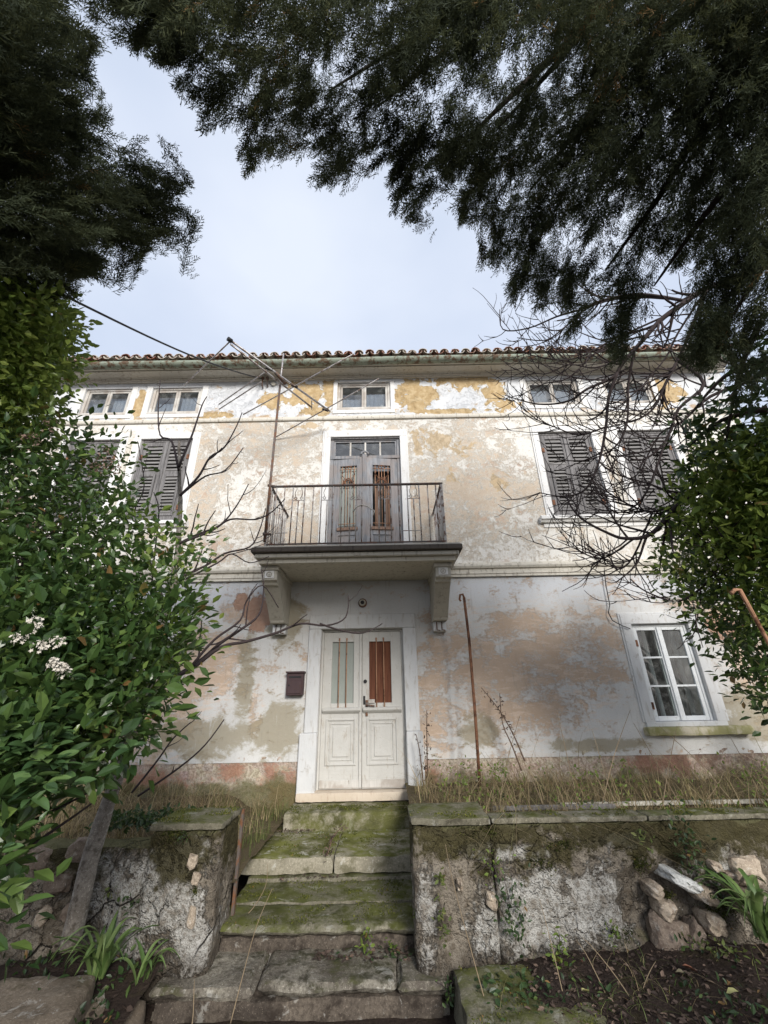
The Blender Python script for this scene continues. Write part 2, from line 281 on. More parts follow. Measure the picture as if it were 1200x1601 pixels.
M['black'] = m_plain('black_plastic', (.02, .02, .022), .6)
M['mail'] = m_metal('dark_purple_brown_metal', (.05, .03, .033), (.08, .05, .053), (.09, .05, .04), .2, .5, .1)
M['gutter'] = m_metal('green_patina_copper', (.20, .24, .19), (.34, .37, .30), (.17, .11, .07), .45, .75, .15)
M['tile'] = (lambda t: t.bsdf(t.mix(t.mr(t.add(t.noise(16, 6, .7), t.mul(t.rnd(), .2)), .50, .66), t.mix(t.rnd(), (.20, .075, .045), (.34, .14, .085)), (.46, .42, .36)), .9, t.bump(t.noise(30, 4), .5, .01)))(NT('lichened_terracotta'))
M['wall'] = m_wallstone()
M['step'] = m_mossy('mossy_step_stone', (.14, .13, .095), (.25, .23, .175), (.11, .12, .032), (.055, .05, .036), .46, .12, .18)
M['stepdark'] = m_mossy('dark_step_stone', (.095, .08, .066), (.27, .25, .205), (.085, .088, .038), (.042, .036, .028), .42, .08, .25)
M['landing'] = m_mossy('landing_stone', (.34, .31, .24), (.46, .42, .34), (.115, .12, .034), (.17, .15, .09), .02, .62, .1)
M['paving'] = m_mossy('mossy_paving', (.26, .24, .185), (.40, .365, .29), (.17, .18, .04), (.15, .14, .09), .50, .1, .4)
M['riser'] = m_mossy('shade_dark_riser_stone', (.06, .05, .042), (.15, .125, .10), (.06, .06, .025), (.028, .022, .018), .1, .1, .25)  # near-black tone puts the shade below the tread lips into the stone colour
M['block'] = m_mossy('brown_block_stone', (.15, .12, .09), (.24, .20, .155), (.13, .115, .055), (.10, .08, .06), .3, .12, .3)
M['soil'] = m_soil('dark_leafy_soil', (.022, .016, .014), (.075, .055, .045), (.05, .042, .022))
M['turf'] = m_soil('rough_turf', (.07, .055, .035), (.19, .15, .09), (.11, .10, .04))
M['bark'] = m_mossy('grey_fig_bark', (.20, .175, .15), (.33, .30, .26), (.12, .12, .06), (.09, .075, .06), 0., .02, .35, 2.2)
M['twig'] = m_plain('dark_twig_bark', (.05, .037, .037), .9); M['barkdark'] = m_plain('dark_bark', (.055, .042, .036), .95)
M['viburnum'] = m_leaf('viburnum_leaf', (.028, .060, .020), (.064, .118, .032), (.16, .235, .06), .28, .3)
M['viburnum_o'] = m_leafobj('viburnum_big_leaf', (.038, .078, .030), (.075, .135, .046), (.14, .215, .07), .34, .18)
M['laurel'] = m_leaf('bright_bush_leaf', (.09, .15, .03), (.19, .27, .055), (.30, .36, .09), .42, .45)
M['ivy'] = m_leaf('ivy_leaf', (.022, .042, .017), (.04, .075, .024), (.085, .13, .035), .4, .2)
M['cyp'] = m_leaf('cypress_spray', (.030, .041, .026), (.066, .083, .044), (.135, .145, .065), .75, .28, .15)
M['straw'] = m_leaf('dry_straw', (.20, .145, .08), (.40, .31, .18), (.22, .21, .08), .8, .25)
M['grass'] = m_leaf('green_grass', (.07, .10, .025), (.13, .17, .045), (.28, .27, .11), .6, .3)
M['strap'] = m_leafobj('strap_leaf', (.08, .14, .04), (.14, .21, .065), (.20, .27, .10), .35, .2)
M['deadleaf'] = m_leaf('dead_leaf_litter', (.035, .023, .018), (.085, .058, .045), (.19, .13, .095), .8, .05)
M['petal'] = m_plain('white_petal', (.62, .58, .51), .7, var=.1); M['seed'] = m_plain('pinkish_seed_head', (.30, .21, .17), .8)
M['stone1'] = m_mossy('pale_rubble', (.34, .28, .215), (.50, .42, .33), (.12, .11, .05), (.16, .12, .09), .1, .05, .3, 2.5)
M['stone2'] = m_mossy('rosy_rubble', (.17, .135, .105), (.28, .225, .18), (.10, .09, .04), (.11, .08, .065), .1, .05, .2, 2.5)
M['stone3'] = m_mossy('white_rubble', (.56, .56, .53), (.70, .70, .67), (.2, .2, .1), (.28, .28, .27), .05, .0, .4, 3)
M['sheet'] = m_plain('blue_grey_sheet', (.10, .115, .17), .5)
# ------------------------------------------------------------------ mesh helpers
def link(o, parent=None, label=None, cat=None, group=None, kind=None):
    COL.objects.link(o)
    if parent: o.parent = parent
    for k, v in (('label', label), ('category', cat), ('group', group), ('kind', kind)):
        if v: o[k] = v
    return o
def empty(name, loc=(0, 0, 0), label=None, cat=None, group=None):
    o = bpy.data.objects.new(name, None); o.location = loc; o.empty_display_size = .1; return link(o, None, label, cat, group)
def mesh_np(name, V, Fs, mat, rnd=None, smooth=False):
    V = np.asarray(V, dtype=np.float32).reshape(-1, 3); Fs = np.asarray(Fs, dtype=np.int32); k = Fs.shape[1]
    me = bpy.data.meshes.new(name); me.vertices.add(len(V)); me.vertices.foreach_set('co', V.ravel())
    me.loops.add(Fs.size); me.loops.foreach_set('vertex_index', Fs.ravel()); me.polygons.add(len(Fs))
    me.polygons.foreach_set('loop_start', np.arange(0, Fs.size, k, dtype=np.int32))
    if rnd is not None:
        a = me.attributes.new('rnd', 'FLOAT', 'POINT'); a.data.foreach_set('value', np.asarray(rnd, dtype=np.float32))
    me.polygons.foreach_set('use_smooth', np.full(len(Fs), smooth)); me.update(calc_edges=True)
    me.materials.append(mat); return me
class B:        # collects boxes, tubes and prisms of ONE part
    def __init__(s): s.bm = bmesh.new()
    def box(s, x0, x1, y0, y1, z0, z1, rot=None):
        c = Vector(((x0+x1)/2, (y0+y1)/2, (z0+z1)/2)); mt = Matrix.Translation(c)
        if rot: mt = mt @ rot
        bmesh.ops.create_cube(s.bm, size=1, matrix=mt @ Matrix.Diagonal((abs(x1-x0), abs(y1-y0), abs(z1-z0), 1))); return s
    def tube(s, pts, rad, n=6, cap=True):
        pts = [Vector(p) for p in pts]; rings = []
        if not isinstance(rad, (list, tuple)): rad = [rad]*len(pts)
        prev = None
        for i, p in enumerate(pts):
            d = (pts[min(i+1, len(pts)-1)]-pts[max(i-1, 0)]).normalized()
            if prev is None: a = d.orthogonal().normalized()
            else: a = (prev-d*prev.dot(d)).normalized()
            prev = a; b = d.cross(a)
            rings.append([s.bm.verts.new(p+(a*math.cos(2*math.pi*j/n)+b*math.sin(2*math.pi*j/n))*rad[i]) for j in range(n)])
        for i in range(len(rings)-1):
            for j in range(n):
                f = s.bm.faces.new((rings[i][j], rings[i][(j+1) % n], rings[i+1][(j+1) % n], rings[i+1][j])); f.smooth = True
        if cap: s.bm.faces.new(rings[0][::-1]); s.bm.faces.new(rings[-1])
        return s
    def prism(s, prof, x0, x1):       # profile in (y,z) drawn along X
        a = [s.bm.verts.new((x0, y, z)) for y, z in prof]; b = [s.bm.verts.new((x1, y, z)) for y, z in prof]; n = len(prof)
        for i in range(n): s.bm.faces.new((a[i], a[(i+1) % n], b[(i+1) % n], b[i]))
        s.bm.faces.new(a[::-1]); s.bm.faces.new(b); return s
    def obj(s, name, mat, parent=None, bevel=0., **kw):
        if bevel: bmesh.ops.bevel(s.bm, geom=list(s.bm.edges), offset=bevel, segments=1, affect='EDGES', profile=.5)
        bmesh.ops.recalc_face_normals(s.bm, faces=s.bm.faces)
        me = bpy.data.meshes.new(name); s.bm.to_mesh(me); s.bm.free(); me.materials.append(mat)
        return link(bpy.data.objects.new(name, me), parent, **kw)
def fbm(p, s, o=4): return mn.fractal(Vector(p)*s, 1.0, 2.0, o)
def rough_box(name, mat, x0, x1, y0, y1, z0, z1, res=.05, amp=.012, rnd=.02, parent=None, skew=None, seed=0, **kw):
    V = []; Fc = []; idx = {}
    L = [(x0, x1), (y0, y1), (z0, z1)]; N = [max(2, int(round((b-a)/res))) for a, b in L]
    def vid(i, j, k):
        if (i, j, k) in idx: return idx[i, j, k]
        p = [L[a][0]+(L[a][1]-L[a][0])*(i, j, k)[a]/N[a] for a in range(3)]
        e = [(i in (0, N[0])), (j in (0, N[1])), (k in (0, N[2]))]
        c = Vector([(l[0]+l[1])/2 for l in L]); q = Vector(p)
        if sum(e) >= 2:
            w = rnd*(.6+.8*abs(fbm((p[0]+seed, p[1], p[2]), 6)))
            for a in range(3):
                if e[a]: q[a] += (w if p[a] < c[a] else -w)*(.55 if sum(e) == 2 else .8)
        d = Vector((fbm((p[0]+seed, p[1], p[2]), 4), fbm((p[0], p[1]+7+seed, p[2]), 4), fbm((p[0], p[1], p[2]+13+seed), 4)))*amp
        d += Vector((fbm((p[0]+seed, p[1]+3, p[2]), 14), fbm((p[0], p[1]+9+seed, p[2]), 14), fbm((p[0], p[1], p[2]+23+seed), 14)))*amp*.4
        q += d
        if skew: q = Vector(skew(q))
        idx[i, j, k] = len(V); V.append(q); return idx[i, j, k]
    for a in range(3):
        b, c = (a+1) % 3, (a+2) % 3
        for side in (0, N[a]):
            for u in range(N[b]):
                for v in range(N[c]):
                    def g(uu, vv):
                        t = [0, 0, 0]; t[a] = side; t[b] = uu; t[c] = vv; return vid(*t)
                    f = (g(u, v), g(u+1, v), g(u+1, v+1), g(u, v+1)); Fc.append(f if side else f[::-1])
    me = bpy.data.meshes.new(name); me.from_pydata(V, [], Fc); me.materials.append(mat); me.polygons.foreach_set('use_smooth', [True]*len(Fc)); me.set_sharp_from_angle(angle=R(38))
    return link(bpy.data.objects.new(name, me), parent, **kw)
def rock(name, mat, c, size, parent, seed, flat=.8, rot=(0, 0, 0)):
    bm = bmesh.new(); bmesh.ops.create_icosphere(bm, subdivisions=3, radius=1)
    rm = Matrix.Rotation(rot[0], 3, 'X') @ Matrix.Rotation(rot[1], 3, 'Y') @ Matrix.Rotation(rot[2], 3, 'Z')
    for v in bm.verts:
        p = v.co.copy(); s = max(abs(p.x), abs(p.y), abs(p.z)); p = p.lerp(p/s, .6)
        p *= 1+.28*mn.noise(v.co*1.3+Vector((seed*3.1, seed, 0)))+.07*mn.fractal(v.co*4+Vector((seed, 0, seed)), 1, 2, 3)
        v.co = Vector(c)+rm @ Vector((p.x*size[0]/2, p.y*size[1]/2, p.z*size[2]/2))
    me = bpy.data.meshes.new(name); bm.to_mesh(me); bm.free(); me.materials.append(mat)
    return link(bpy.data.objects.new(name, me), parent)
def wall_holes(name, mat, x0, x1, z0, z1, y0, y1, holes, parent):
    xs = sorted({x0, x1, *[h[0] for h in holes], *[h[1] for h in holes]}); zs = sorted({z0, z1, *[h[2] for h in holes], *[h[3] for h in holes]})
    bm = bmesh.new(); inside = lambda x, z: any(h[0] < x < h[1] and h[2] < z < h[3] for h in holes)
    solid = lambda i, j: 0 <= i < len(xs)-1 and 0 <= j < len(zs)-1 and not inside((xs[i]+xs[i+1])/2, (zs[j]+zs[j+1])/2)
    def q(*p): bm.faces.new([bm.verts.new(v) for v in p])
    for i in range(len(xs)-1):
        for j in range(len(zs)-1):
            if not solid(i, j): continue
            a, b, c, d = xs[i], xs[i+1], zs[j], zs[j+1]
            q((a, y0, c), (b, y0, c), (b, y0, d), (a, y0, d)); q((b, y1, c), (a, y1, c), (a, y1, d), (b, y1, d))
            if not solid(i-1, j): q((a, y1, c), (a, y0, c), (a, y0, d), (a, y1, d))
            if not solid(i+1, j): q((b, y0, c), (b, y1, c), (b, y1, d), (b, y0, d))
            if not solid(i, j-1): q((a, y1, c), (b, y1, c), (b, y0, c), (a, y0, c))
            if not solid(i, j+1): q((a, y0, d), (b, y0, d), (b, y1, d), (a, y1, d))
    bmesh.ops.remove_doubles(bm, verts=bm.verts, dist=1e-4)
    me = bpy.data.meshes.new(name); bm.to_mesh(me); bm.free(); me.materials.append(mat)
    return link(bpy.data.objects.new(name, me), parent)
def grid_sheet(name, mat, x0, x1, y0, y1, zf, res, **kw):
    nx, ny = int((x1-x0)/res), int((y1-y0)/res); V = []; Fc = []
    for j in range(ny+1):
        for i in range(nx+1):
            x = x0+(x1-x0)*i/nx; y = y0+(y1-y0)*j/ny; V.append((x, y, zf(x, y)))
    for j in range(ny):
        for i in range(nx): a = j*(nx+1)+i; Fc.append((a, a+1, a+nx+2, a+nx+1))
    me = mesh_np(name, V, Fc, mat, smooth=True); return link(bpy.data.objects.new(name, me), **kw)
# ------------------------------------------------------------------ the setting: ground
def zlow(x, y):
    r = math.hypot(x, y+3)
    z = -.82+.02*fbm((x, y, 0), 1.2)
    if r > 9: z = -.82-.02*min(1, (r-9)/20)
    return z
gV = []; gF = []
ring = [-300, -80, -30, -15, -9, *np.arange(-7, 7.01, .25), 9, 15, 30, 80, 300]; ringy = [-300, -80, -30, -15, *np.arange(-9, 1.01, .25), 15, 30, 80, 300]
for yy in ringy:
    for xx in ring: gV.append((xx, yy, zlow(xx, yy)))
nx_ = len(ring)
for j in range(len(ringy)-1):
    for i in range(nx_-1): a = j*nx_+i; gF.append((a, a+1, a+nx_+2-1+0, a+nx_) if False else (a, a+1, a+nx_+1, a+nx_))
link(bpy.data.objects.new('ground', mesh_np('ground', gV, gF, M['soil'], smooth=True)), kind='structure')
def sst(a, b, x):
    t = min(1, max(0, (x-a)/(b-a))); return t*t*(3-2*t)
def zleft(x, y): return -.20+.16*sst(-1.3, -2.0, x)+.05*sst(-.9, -.1, y)*sst(-1.5, -1.9, x)+.035*fbm((x, y, 3), 2.2)
grid_sheet('terrace_ground', M['turf'], -7.6, -1.0, -2.3, .02, zleft, .08, kind='structure')
def zright(x, y): return .10-.05*sst(-1.0, -2.3, y)+.05*fbm((x, y, 9), 2.0)
grid_sheet('terrace_ground', M['turf'], .62, 7.8, -2.62, .02, zright, .08, kind='structure')
def zfr(x, y): return -.55-.10*sst(-2.9, -4.6, y)-.06*sst(1.6, .8, x)+.06*sst(1.5, 2.6, x)*sst(-3.3, -2.75, y)+.035*fbm((x, y, 5), 3.0)+.012*fbm((x, y, 2), 11)
grid_sheet('garden_bed', M['soil'], .86, 7.8, -6.4, -2.60, zfr, .06, kind='structure')
def zfl(x, y): return -.60+.05*sst(-2.9, -2.7, y)+.05*fbm((x, y, 5), 2.5)+.015*fbm((x, y, 2), 11)
grid_sheet('garden_bed', M['soil'], -7.6, -1.36, -6.4, -2.55, zfl, .07, kind='structure')
# ------------------------------------------------------------------ the house
HX0, HX1 = -7.4, 7.7
house = empty('house', (0, 0, 0), 'old two-storey house with peeling cream and peach plaster, shutters and balcony', 'house')
DOOR = (-.665, .655, .03, 2.265); WIN = (4.40, 5.335, .825, 2.265)
SH = [(-5.93, -4.88, 4.24, 6.06), (-4.47, -3.42, 4.24, 6.06), (3.51, 4.57, 4.19, 6.05), (5.10, 6.15, 4.19, 6.05)]
BD = (-.655, .735, 3.30, 6.02)
ATT = [(-5.95, -4.95, 6.68, 7.38), (-4.51, -3.44, 6.68, 7.38), (-.55, .57, 6.70, 7.42), (3.47, 4.57, 6.73, 7.40), (5.10, 6.12, 6.73, 7.40)]
wall_holes('ground_floor_wall', M['lower'], HX0, HX1, .50, 3.14, 0, .45, [(DOOR[0], DOOR[1], .4, DOOR[3]), WIN], house)
wall_holes('upper_wall', M['upper'], HX0, HX1, 3.14, 7.62, 0, .45, SH+[BD]+ATT, house)
# rough plinth either side of the door, slightly set back from the plaster
def plinth(x0, x1):
    def f(i, j): pass
    V = []; Fc = []; nx = int((x1-x0)/.035); nz = 26
    for j in range(nz+1):
        for i in range(nx+1):
            x = x0+(x1-x0)*i/nx; z = -.5+(.5+.5)*j/nz
            y = .012-.03*max(0, fbm((x, 0, z), 5))-.014*fbm((x, 4, z), 18)
            if z > .49: y = .02
            V.append((x, y, z))
    for j in range(nz):
        for i in range(nx): a = j*(nx+1)+i; Fc.append((a, a+1, a+nx+2, a+nx+1))
    link(bpy.data.objects.new('plinth', mesh_np('plinth', V, Fc, M['plinth'], smooth=True)), house)
    B().box(x0, x1, .05, .45, -.5, .499).obj('plinth_core', M['plinth'], house)
plinth(HX0, -.68); plinth(.67, HX1)
b = B(); b.box(HX0, HX0+.4, .45, 8, -.5, 7.6); b.obj('side_wall', M['upper'], house)
b = B(); b.box(HX1-.4, HX1, .45, 8, -.5, 7.6); b.obj('side_wall', M['upper'], house)
B().box(HX0+.4, HX1-.4, 7.6, 8, -.5, 7.6).obj('back_wall', M['upper'], house)
B().box(HX0+.41, HX1-.41, .46, 7.59, 3.0, 3.13).obj('floor_slab', M['room'], house)
B().box(HX0+.41, HX1-.41, .46, 7.59, -.3, -.05).obj('floor_slab', M['room'], house)
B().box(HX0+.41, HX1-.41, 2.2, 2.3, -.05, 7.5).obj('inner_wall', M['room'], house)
B().box(HX0+.41, HX1-.41, .46, 7.59, 6.40, 6.52).obj('floor_slab', M['room'], house)
# string course between the storeys (left and right of the balcony it runs through)
prof = [(-.004, 3.10), (-.05, 3.10), (-.05, 3.14), (-.065, 3.145), (-.065, 3.22), (-.10, 3.235), (-.12, 3.27), (-.12, 3.30), (-.085, 3.305), (-.085, 3.335), (-.004, 3.36)]
B().prism(prof, HX0-.02, HX1+.02).obj('string_course', M['course'], house)
prof = [(-.003, 6.44), (-.035, 6.445), (-.045, 6.47), (-.045, 6.50), (-.028, 6.505), (-.028, 6.535), (-.003, 6.55)]
B().prism(prof, HX0-.01, HX1+.01).obj('attic_moulding', M['course'], house)
# eaves cornice, gutter, roof
prof = [(.0, 7.50), (-.05, 7.50), (-.05, 7.53), (-.075, 7.535), (-.08, 7.56), (-.12, 7.585), (-.19, 7.60), (-.25, 7.612), (-.25, 7.635), (-.30, 7.64), (-.30, 7.72), (.0, 7.72)]
B().prism(prof, HX0-.08, HX1+.08).obj('cornice', M['cornice'], house)
GY, GZ, GR = -.40, 7.655, .098
bm = bmesh.new(); xs = np.arange(HX0-.15, HX1+.2, .5); rings = []
for x in xs:
    rr = []
    for k in range(9):
        a = math.pi+math.pi*k/8; dy = .004*fbm((x, 0, 0), .8, 2); rr.append(bm.verts.new((x, GY+GR*math.cos(a), GZ+GR*math.sin(a)+.012*math.sin(x*.9)+dy)))
    rr.append(bm.verts.new((x, GY+GR*.9, GZ))); rings.append(rr)
    for k in range(7, 0, -1):
        a = math.pi+math.pi*k/8; rr.append(bm.verts.new((x, GY+GR*.92*math.cos(a), GZ+GR*.92*math.sin(a)+.004+.012*math.sin(x*.9))))
for i in range(len(rings)-1):
    n = len(rings[i])
    for j in range(n): f = bm.faces.new((rings[i][j], rings[i][(j+1) % n], rings[i+1][(j+1) % n], rings[i+1][j])); f.smooth = True
bmesh.ops.recalc_face_normals(bm, faces=bm.faces)
me = bpy.data.meshes.new('gutter'); bm.to_mesh(me); bm.free(); me.materials.append(M['gutter']); gut = link(bpy.data.objects.new('gutter', me), house)
for x in np.arange(HX0+.3, HX1, .98):
    bb = B(); pts = [(x, GY+(GR+.007)*math.cos(math.pi+math.pi*k/10), GZ+.012*math.sin(x*.9)+(GR+.007)*math.sin(math.pi+math.pi*k/10)) for k in range(11)]
    bb.tube(pts, .008, 4).obj('gutter_bracket', M['gutter'], gut)
# roof: slab, then rows of pan and cover tiles; the eave row and the next are tiles of their own
SL = math.tan(R(19))
roof = B().prism([(-.36, 7.73), (-.36, 7.76), (4.2, 7.76+4.56*SL), (8.4, 7.76), (8.4, 7.73), (0, 7.722)], HX0-.12, HX1+.12).obj('roof', M['tile'], house)
def tile_mesh(name, up, L=.42):
    V = []; Fc = []; n = 8
    for e, (yy, r) in enumerate(((0, .092), (L, .072))):
        for ly in (0, .016):
            for k in range(n+1):
                a = math.pi*k/n; rr = r-ly; V.append((rr*math.cos(a), yy, (1 if up else -1)*rr*math.sin(a)*.85+yy*SL))
    s = n+1
    for k in range(n):
        Fc += [(k, k+1, 2*s+k+1, 2*s+k), (s+k+1, s+k, 3*s+k, 3*s+k+1), (k, s+k, s+k+1, k+1), (2*s+k+1, 3*s+k+1, 3*s+k, 2*s+k)]
    me = mesh_np(name, V, Fc, M['tile'], smooth=False); return me
tc, tp = tile_mesh('cover_tile', True), tile_mesh('pan_tile', False)
PIT = .222; ncol = int((HX1-HX0+.2)/PIT)
for row in range(2):
    for i in range(ncol):
        x = HX0-.1+PIT*(i+.5); j = lambda s: random.uniform(-s, s)
        o = link(bpy.data.objects.new('cover_tile', tc), roof); o.location = (x+j(.012), -.47+row*.36+j(.02), 7.80+row*.36*SL+j(.008)); o.rotation_euler = (j(.03), j(.06), j(.05))
        if row == 0:
            o = link(bpy.data.objects.new('pan_tile', tp), roof); o.location = (x+PIT/2+j(.008), -.50+j(.015), 7.795+j(.005)); o.rotation_euler = (0, j(.03), j(.03))
V = []; Fc = []; base = np.array([v.co[:] for v in tc.vertices]); bf = np.array([p.vertices[:] for p in tc.polygons])
for row in range(2, 12):
    for i in range(ncol): k = len(V)*len(base); V.append(base+np.array([HX0-.1+PIT*(i+.5)+random.uniform(-.012, .012), -.47+row*.36, 7.80+row*.36*SL])); Fc.append(bf+k)
link(bpy.data.objects.new('upper_tile_rows', mesh_np('upper_tile_rows', np.concatenate(V), np.concatenate(Fc), M['tile'])), roof, kind='stuff')
# ---- surrounds
def surround(name, x0, x1, z0, z1, w, mat, parent, y=-.035, sides=True, top=True, bot=False):
    bb = B(); ins = .003; X0, X1, Z1 = x0, x1, z1; x0 += ins; x1 -= ins; z1 -= ins
    if sides: bb.box(x0-w, x0, y, .06, z0, z1).box(x1, x1+w, y, .06, z0, z1)
    if top: bb.box(x0-w, x1+w, y, .06, z1, z1+w)
    if bot: bb.box(x0-w, x1+w, y-.003, .06, z0-w, z0)
    o = bb.obj(name, mat, parent, bevel=.006)
    bb = B(); e = .028
    bb.box(x0-w-e, x0-w, y+.012, .05, z0, z1+w).box(x1+w, x1+w+e, y+.012, .05, z0, z1+w).box(x0-w-e, x1+w+e, y+.012, .05, z1+w, z1+w+e)
    bb.obj('surround_edge', mat, o, bevel=.004); return o
# ---- attic windows
for wi, (x0, x1, z0, z1) in enumerate(ATT):
    f = .055; bb = B(); bb.box(x0, x0+f, .03, .10, z0+.06, z1).box(x1-f, x1, .03, .10, z0+.06, z1).box(x0+f, x1-f, .03, .10, z1-f*.8, z1).box(x0, x1, -.015, .10, z0, z0+.06)
    w = bb.obj('attic_window', M['frame'], house, bevel=.005)
    xm = (x0+x1)/2
    for (a, c) in ((x0+f, xm), (xm, x1-f)):
        g = .048; bb = B(); z_0, z_1 = z0+.062, z1-f*.8
        bb.box(a+.003, a+g, .045, .085, z_0, z_1).box(c-g, c-.003, .045, .085, z_0, z_1).box(a+g, c-g, .045, .085, z_1-g, z_1-.002).box(a+g, c-g, .045, .085, z_0+.002, z_0+g)
        bb.obj('casement', M['frame'], w, bevel=.004)
        B().box(a+g-.004, c-g+.004, .063, .067, z_0+g-.004, z_1-g+.004).obj('pane', M['glassup'], w)
        bb = B(); nf = 9; cx0, cx1 = a+g, c-g                   # a thin curtain behind, its lower half only in some
        hh = (z_1 if wi in (3, 4) else z_0+(z_1-z_0)*random.uniform(.55, .8))
        prof = [(cx0+(cx1-cx0)*k/nf, .16+.02*(k % 2)) for k in range(nf+1)]
        va = [bb.bm.verts.new((x, y, z_0)) for x, y in prof]; vb = [bb.bm.verts.new((x, y+.01, hh)) for x, y in prof]
        for k in range(nf): bb.bm.faces.new((va[k], va[k+1], vb[k+1], vb[k]))
        bb.obj('curtain', M['curtain'], w)
    if wi == 2:
        bb = B(); bb.box(.10, .14, .069, .072, 6.80, 6.86); bb.box(.36, .42, .069, .072, 6.80, 6.87); bb.obj('sticker', M['petal'], w)
    sm = .12 if wi != 2 else .09
    bb = B(); bb.box(x0-sm, x0-.002, -.018, .06, z0-.09, z1+.03).box(x1+.002, x1+sm, -.018, .06, z0-.09, z1+.03).box(x0-.002, x1+.002, -.018, .06, z0-.09, z0-.002)
    if wi == 2: bb.box(x0-.002, x1+.002, -.018, .06, z1+.002, z1+.03)
    bb.obj('window_surround', M['trim'], w, bevel=.005)
# ---- louvred shutters
def shutter_leaf(x0, x1, z0, z1, y, prop, win, jit):
    st = .075; bb = B()
    zm = z0+(z1-z0)*.60; rails = [(z0, z0+.13), (zm-.045, zm+.045), (z1-.09, z1)]
    bb.box(x0, x0+st, y-.022, y+.022, z0, z1).box(x1-st, x1, y-.022, y+.022, z0, z1)
    for a, c in rails: bb.box(x0+st, x1-st, y-.020, y+.020, a, c)
    s = bb.obj('shutter', M['shut'], house, bevel=.004)
    def slats(a, c, n, yy, xa, xb):
        h = (c-a)/n
        for k in range(n):
            zc = a+h*(k+.5); ang = R(60)+random.uniform(-jit, jit)-(R(14) if random.random() < .12 else 0)
            bb = B(); bb.box(-(xb-xa)/2, (xb-xa)/2, -.044*h/.07, .044*h/.07, -.0055, .0055)
            o = bb.obj('slat', M['slat'], s); o.location = ((xa+xb)/2, yy, zc); o.rotation_euler = (ang, random.uniform(-.01, .01), 0)
    slats(rails[1][1], rails[2][0], 7, y, x0+st, x1-st)
    # the lower panel is a flap in its own frame, hinged at its top edge
    bb = B(); pa, pb = rails[0][1], rails[1][0]; fx = .045
    yy = y-prop
    bb.box(x0+st, x0+st+fx, yy-.018, yy+.018, pa, pb).box(x1-st-fx, x1-st, yy-.018, yy+.018, pa, pb).box(x0+st+fx, x1-st-fx, yy-.016, yy+.016, pb-.05, pb-.002).box(x0+st+fx, x1-st-fx, yy-.016, yy+.016, pa+.002, pa+.06)
    bb.obj('flap_frame', M['shut'], s, bevel=.003)
    slats(pa+.06, pb-.05, 11, yy, x0+st+fx, x1-st-fx)
    for zz in (z0+.30, z1-.35):
        xx = x0 if win == 0 else x1
        B().box(xx-.02 if win == 0 else xx-.03, xx+.03 if win == 0 else xx+.02, y-.034, y-.024, zz-.05, zz+.05).obj('hinge', M['rust'], s)
for (x0, x1, z0, z1) in SH:
    xm = (x0+x1)/2; bb = B(); bb.box(x0, x0+.05, .02, .11, z0, z1).box(x1-.05, x1, .02, .11, z0, z1).box(x0+.05, x1-.05, .02, .11, z1-.05, z1)
    bb.obj('shutter_frame', M['shut'], house, bevel=.004)
    shutter_leaf(x0+.055, xm-.004, z0+.01, z1-.055, .045, .03, 0, .10); shutter_leaf(xm+.004, x1-.055, z0+.01, z1-.055, .045, .02, 1, .10)
    B().box(xm-.03, xm+.03, .005, .021, z0+.02, z1-.06).obj('cover_strip', M['shut'], house, bevel=.004)
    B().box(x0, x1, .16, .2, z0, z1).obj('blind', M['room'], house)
    surround('window_surround', x0, x1, z0, z1, .115, M['trim'], house)
for a, c, z in ((-6.24, -3.19, 4.24), (3.23, 6.44, 4.19)):
    B().prism([(.06, z-.115), (-.075, z-.115), (-.095, z-.085), (-.13, z-.07), (-.13, z-.02), (-.115, z-.003), (.06, z-.001)], a, c).obj('window_sill', M['trim'], house)
    B().box(a+.06, c-.06, -.02, .05, z-.20, z-.117).obj('sill_apron', M['trim'], house, bevel=.005)
    xa = -4.68 if a < 0 else 4.84
    B().box(xa-.035, xa+.035, -.024, .05, z+.02, z+1.72).obj('pier_strip', M['course'], house, bevel=.004)
# ---- balcony door
x0, x1, z0, z1 = BD
surround('door_surround', x0, x1, 3.36, z1, .13, M['trim'], house)
zt = 5.58
bb = B(); bb.box(x0, x0+.07, .03, .14, 3.3, z1).box(x1-.07, x1, .03, .14, 3.3, z1).box(x0+.07, x1-.07, .03, .14, z1-.06, z1).box(x0+.001, x1-.001, .015, .13, zt-.05, zt+.02)
bd = bb.obj('balcony_door', M['bdoor'], house, bevel=.005)
B().box(x0, x1, .0, .028, z1-.035, z1-.001).obj('head_board', M['shut'], bd)
tx0, tx1 = x0+.10, x1-.10; bb = B()
bb.box(tx0-.03, tx0, .05, .11, zt+.02, z1-.06).box(tx1, tx1+.03, .05, .11, zt+.02, z1-.06).box(tx0, tx1, .05, .11, z1-.09, z1-.061); bb.obj('transom_frame', M['bdoor'], bd)
for k in range(4):
    a = tx0+(tx1-tx0)*k/4; c = tx0+(tx1-tx0)*(k+1)/4
    B().box(a+.002, c-.002, .078, .082, zt+.02, z1-.088).obj('pane', M['glassup'], bd)
    if k: B().box(a-.016, a+.016, .055, .105, zt+.021, z1-.091).obj('glazing_bar', M['frame'], bd)
B().box(tx0, tx1, .45, .5, zt-.1, z1-.28).obj('curtain_board', M['curtain'], bd)
xm = .03
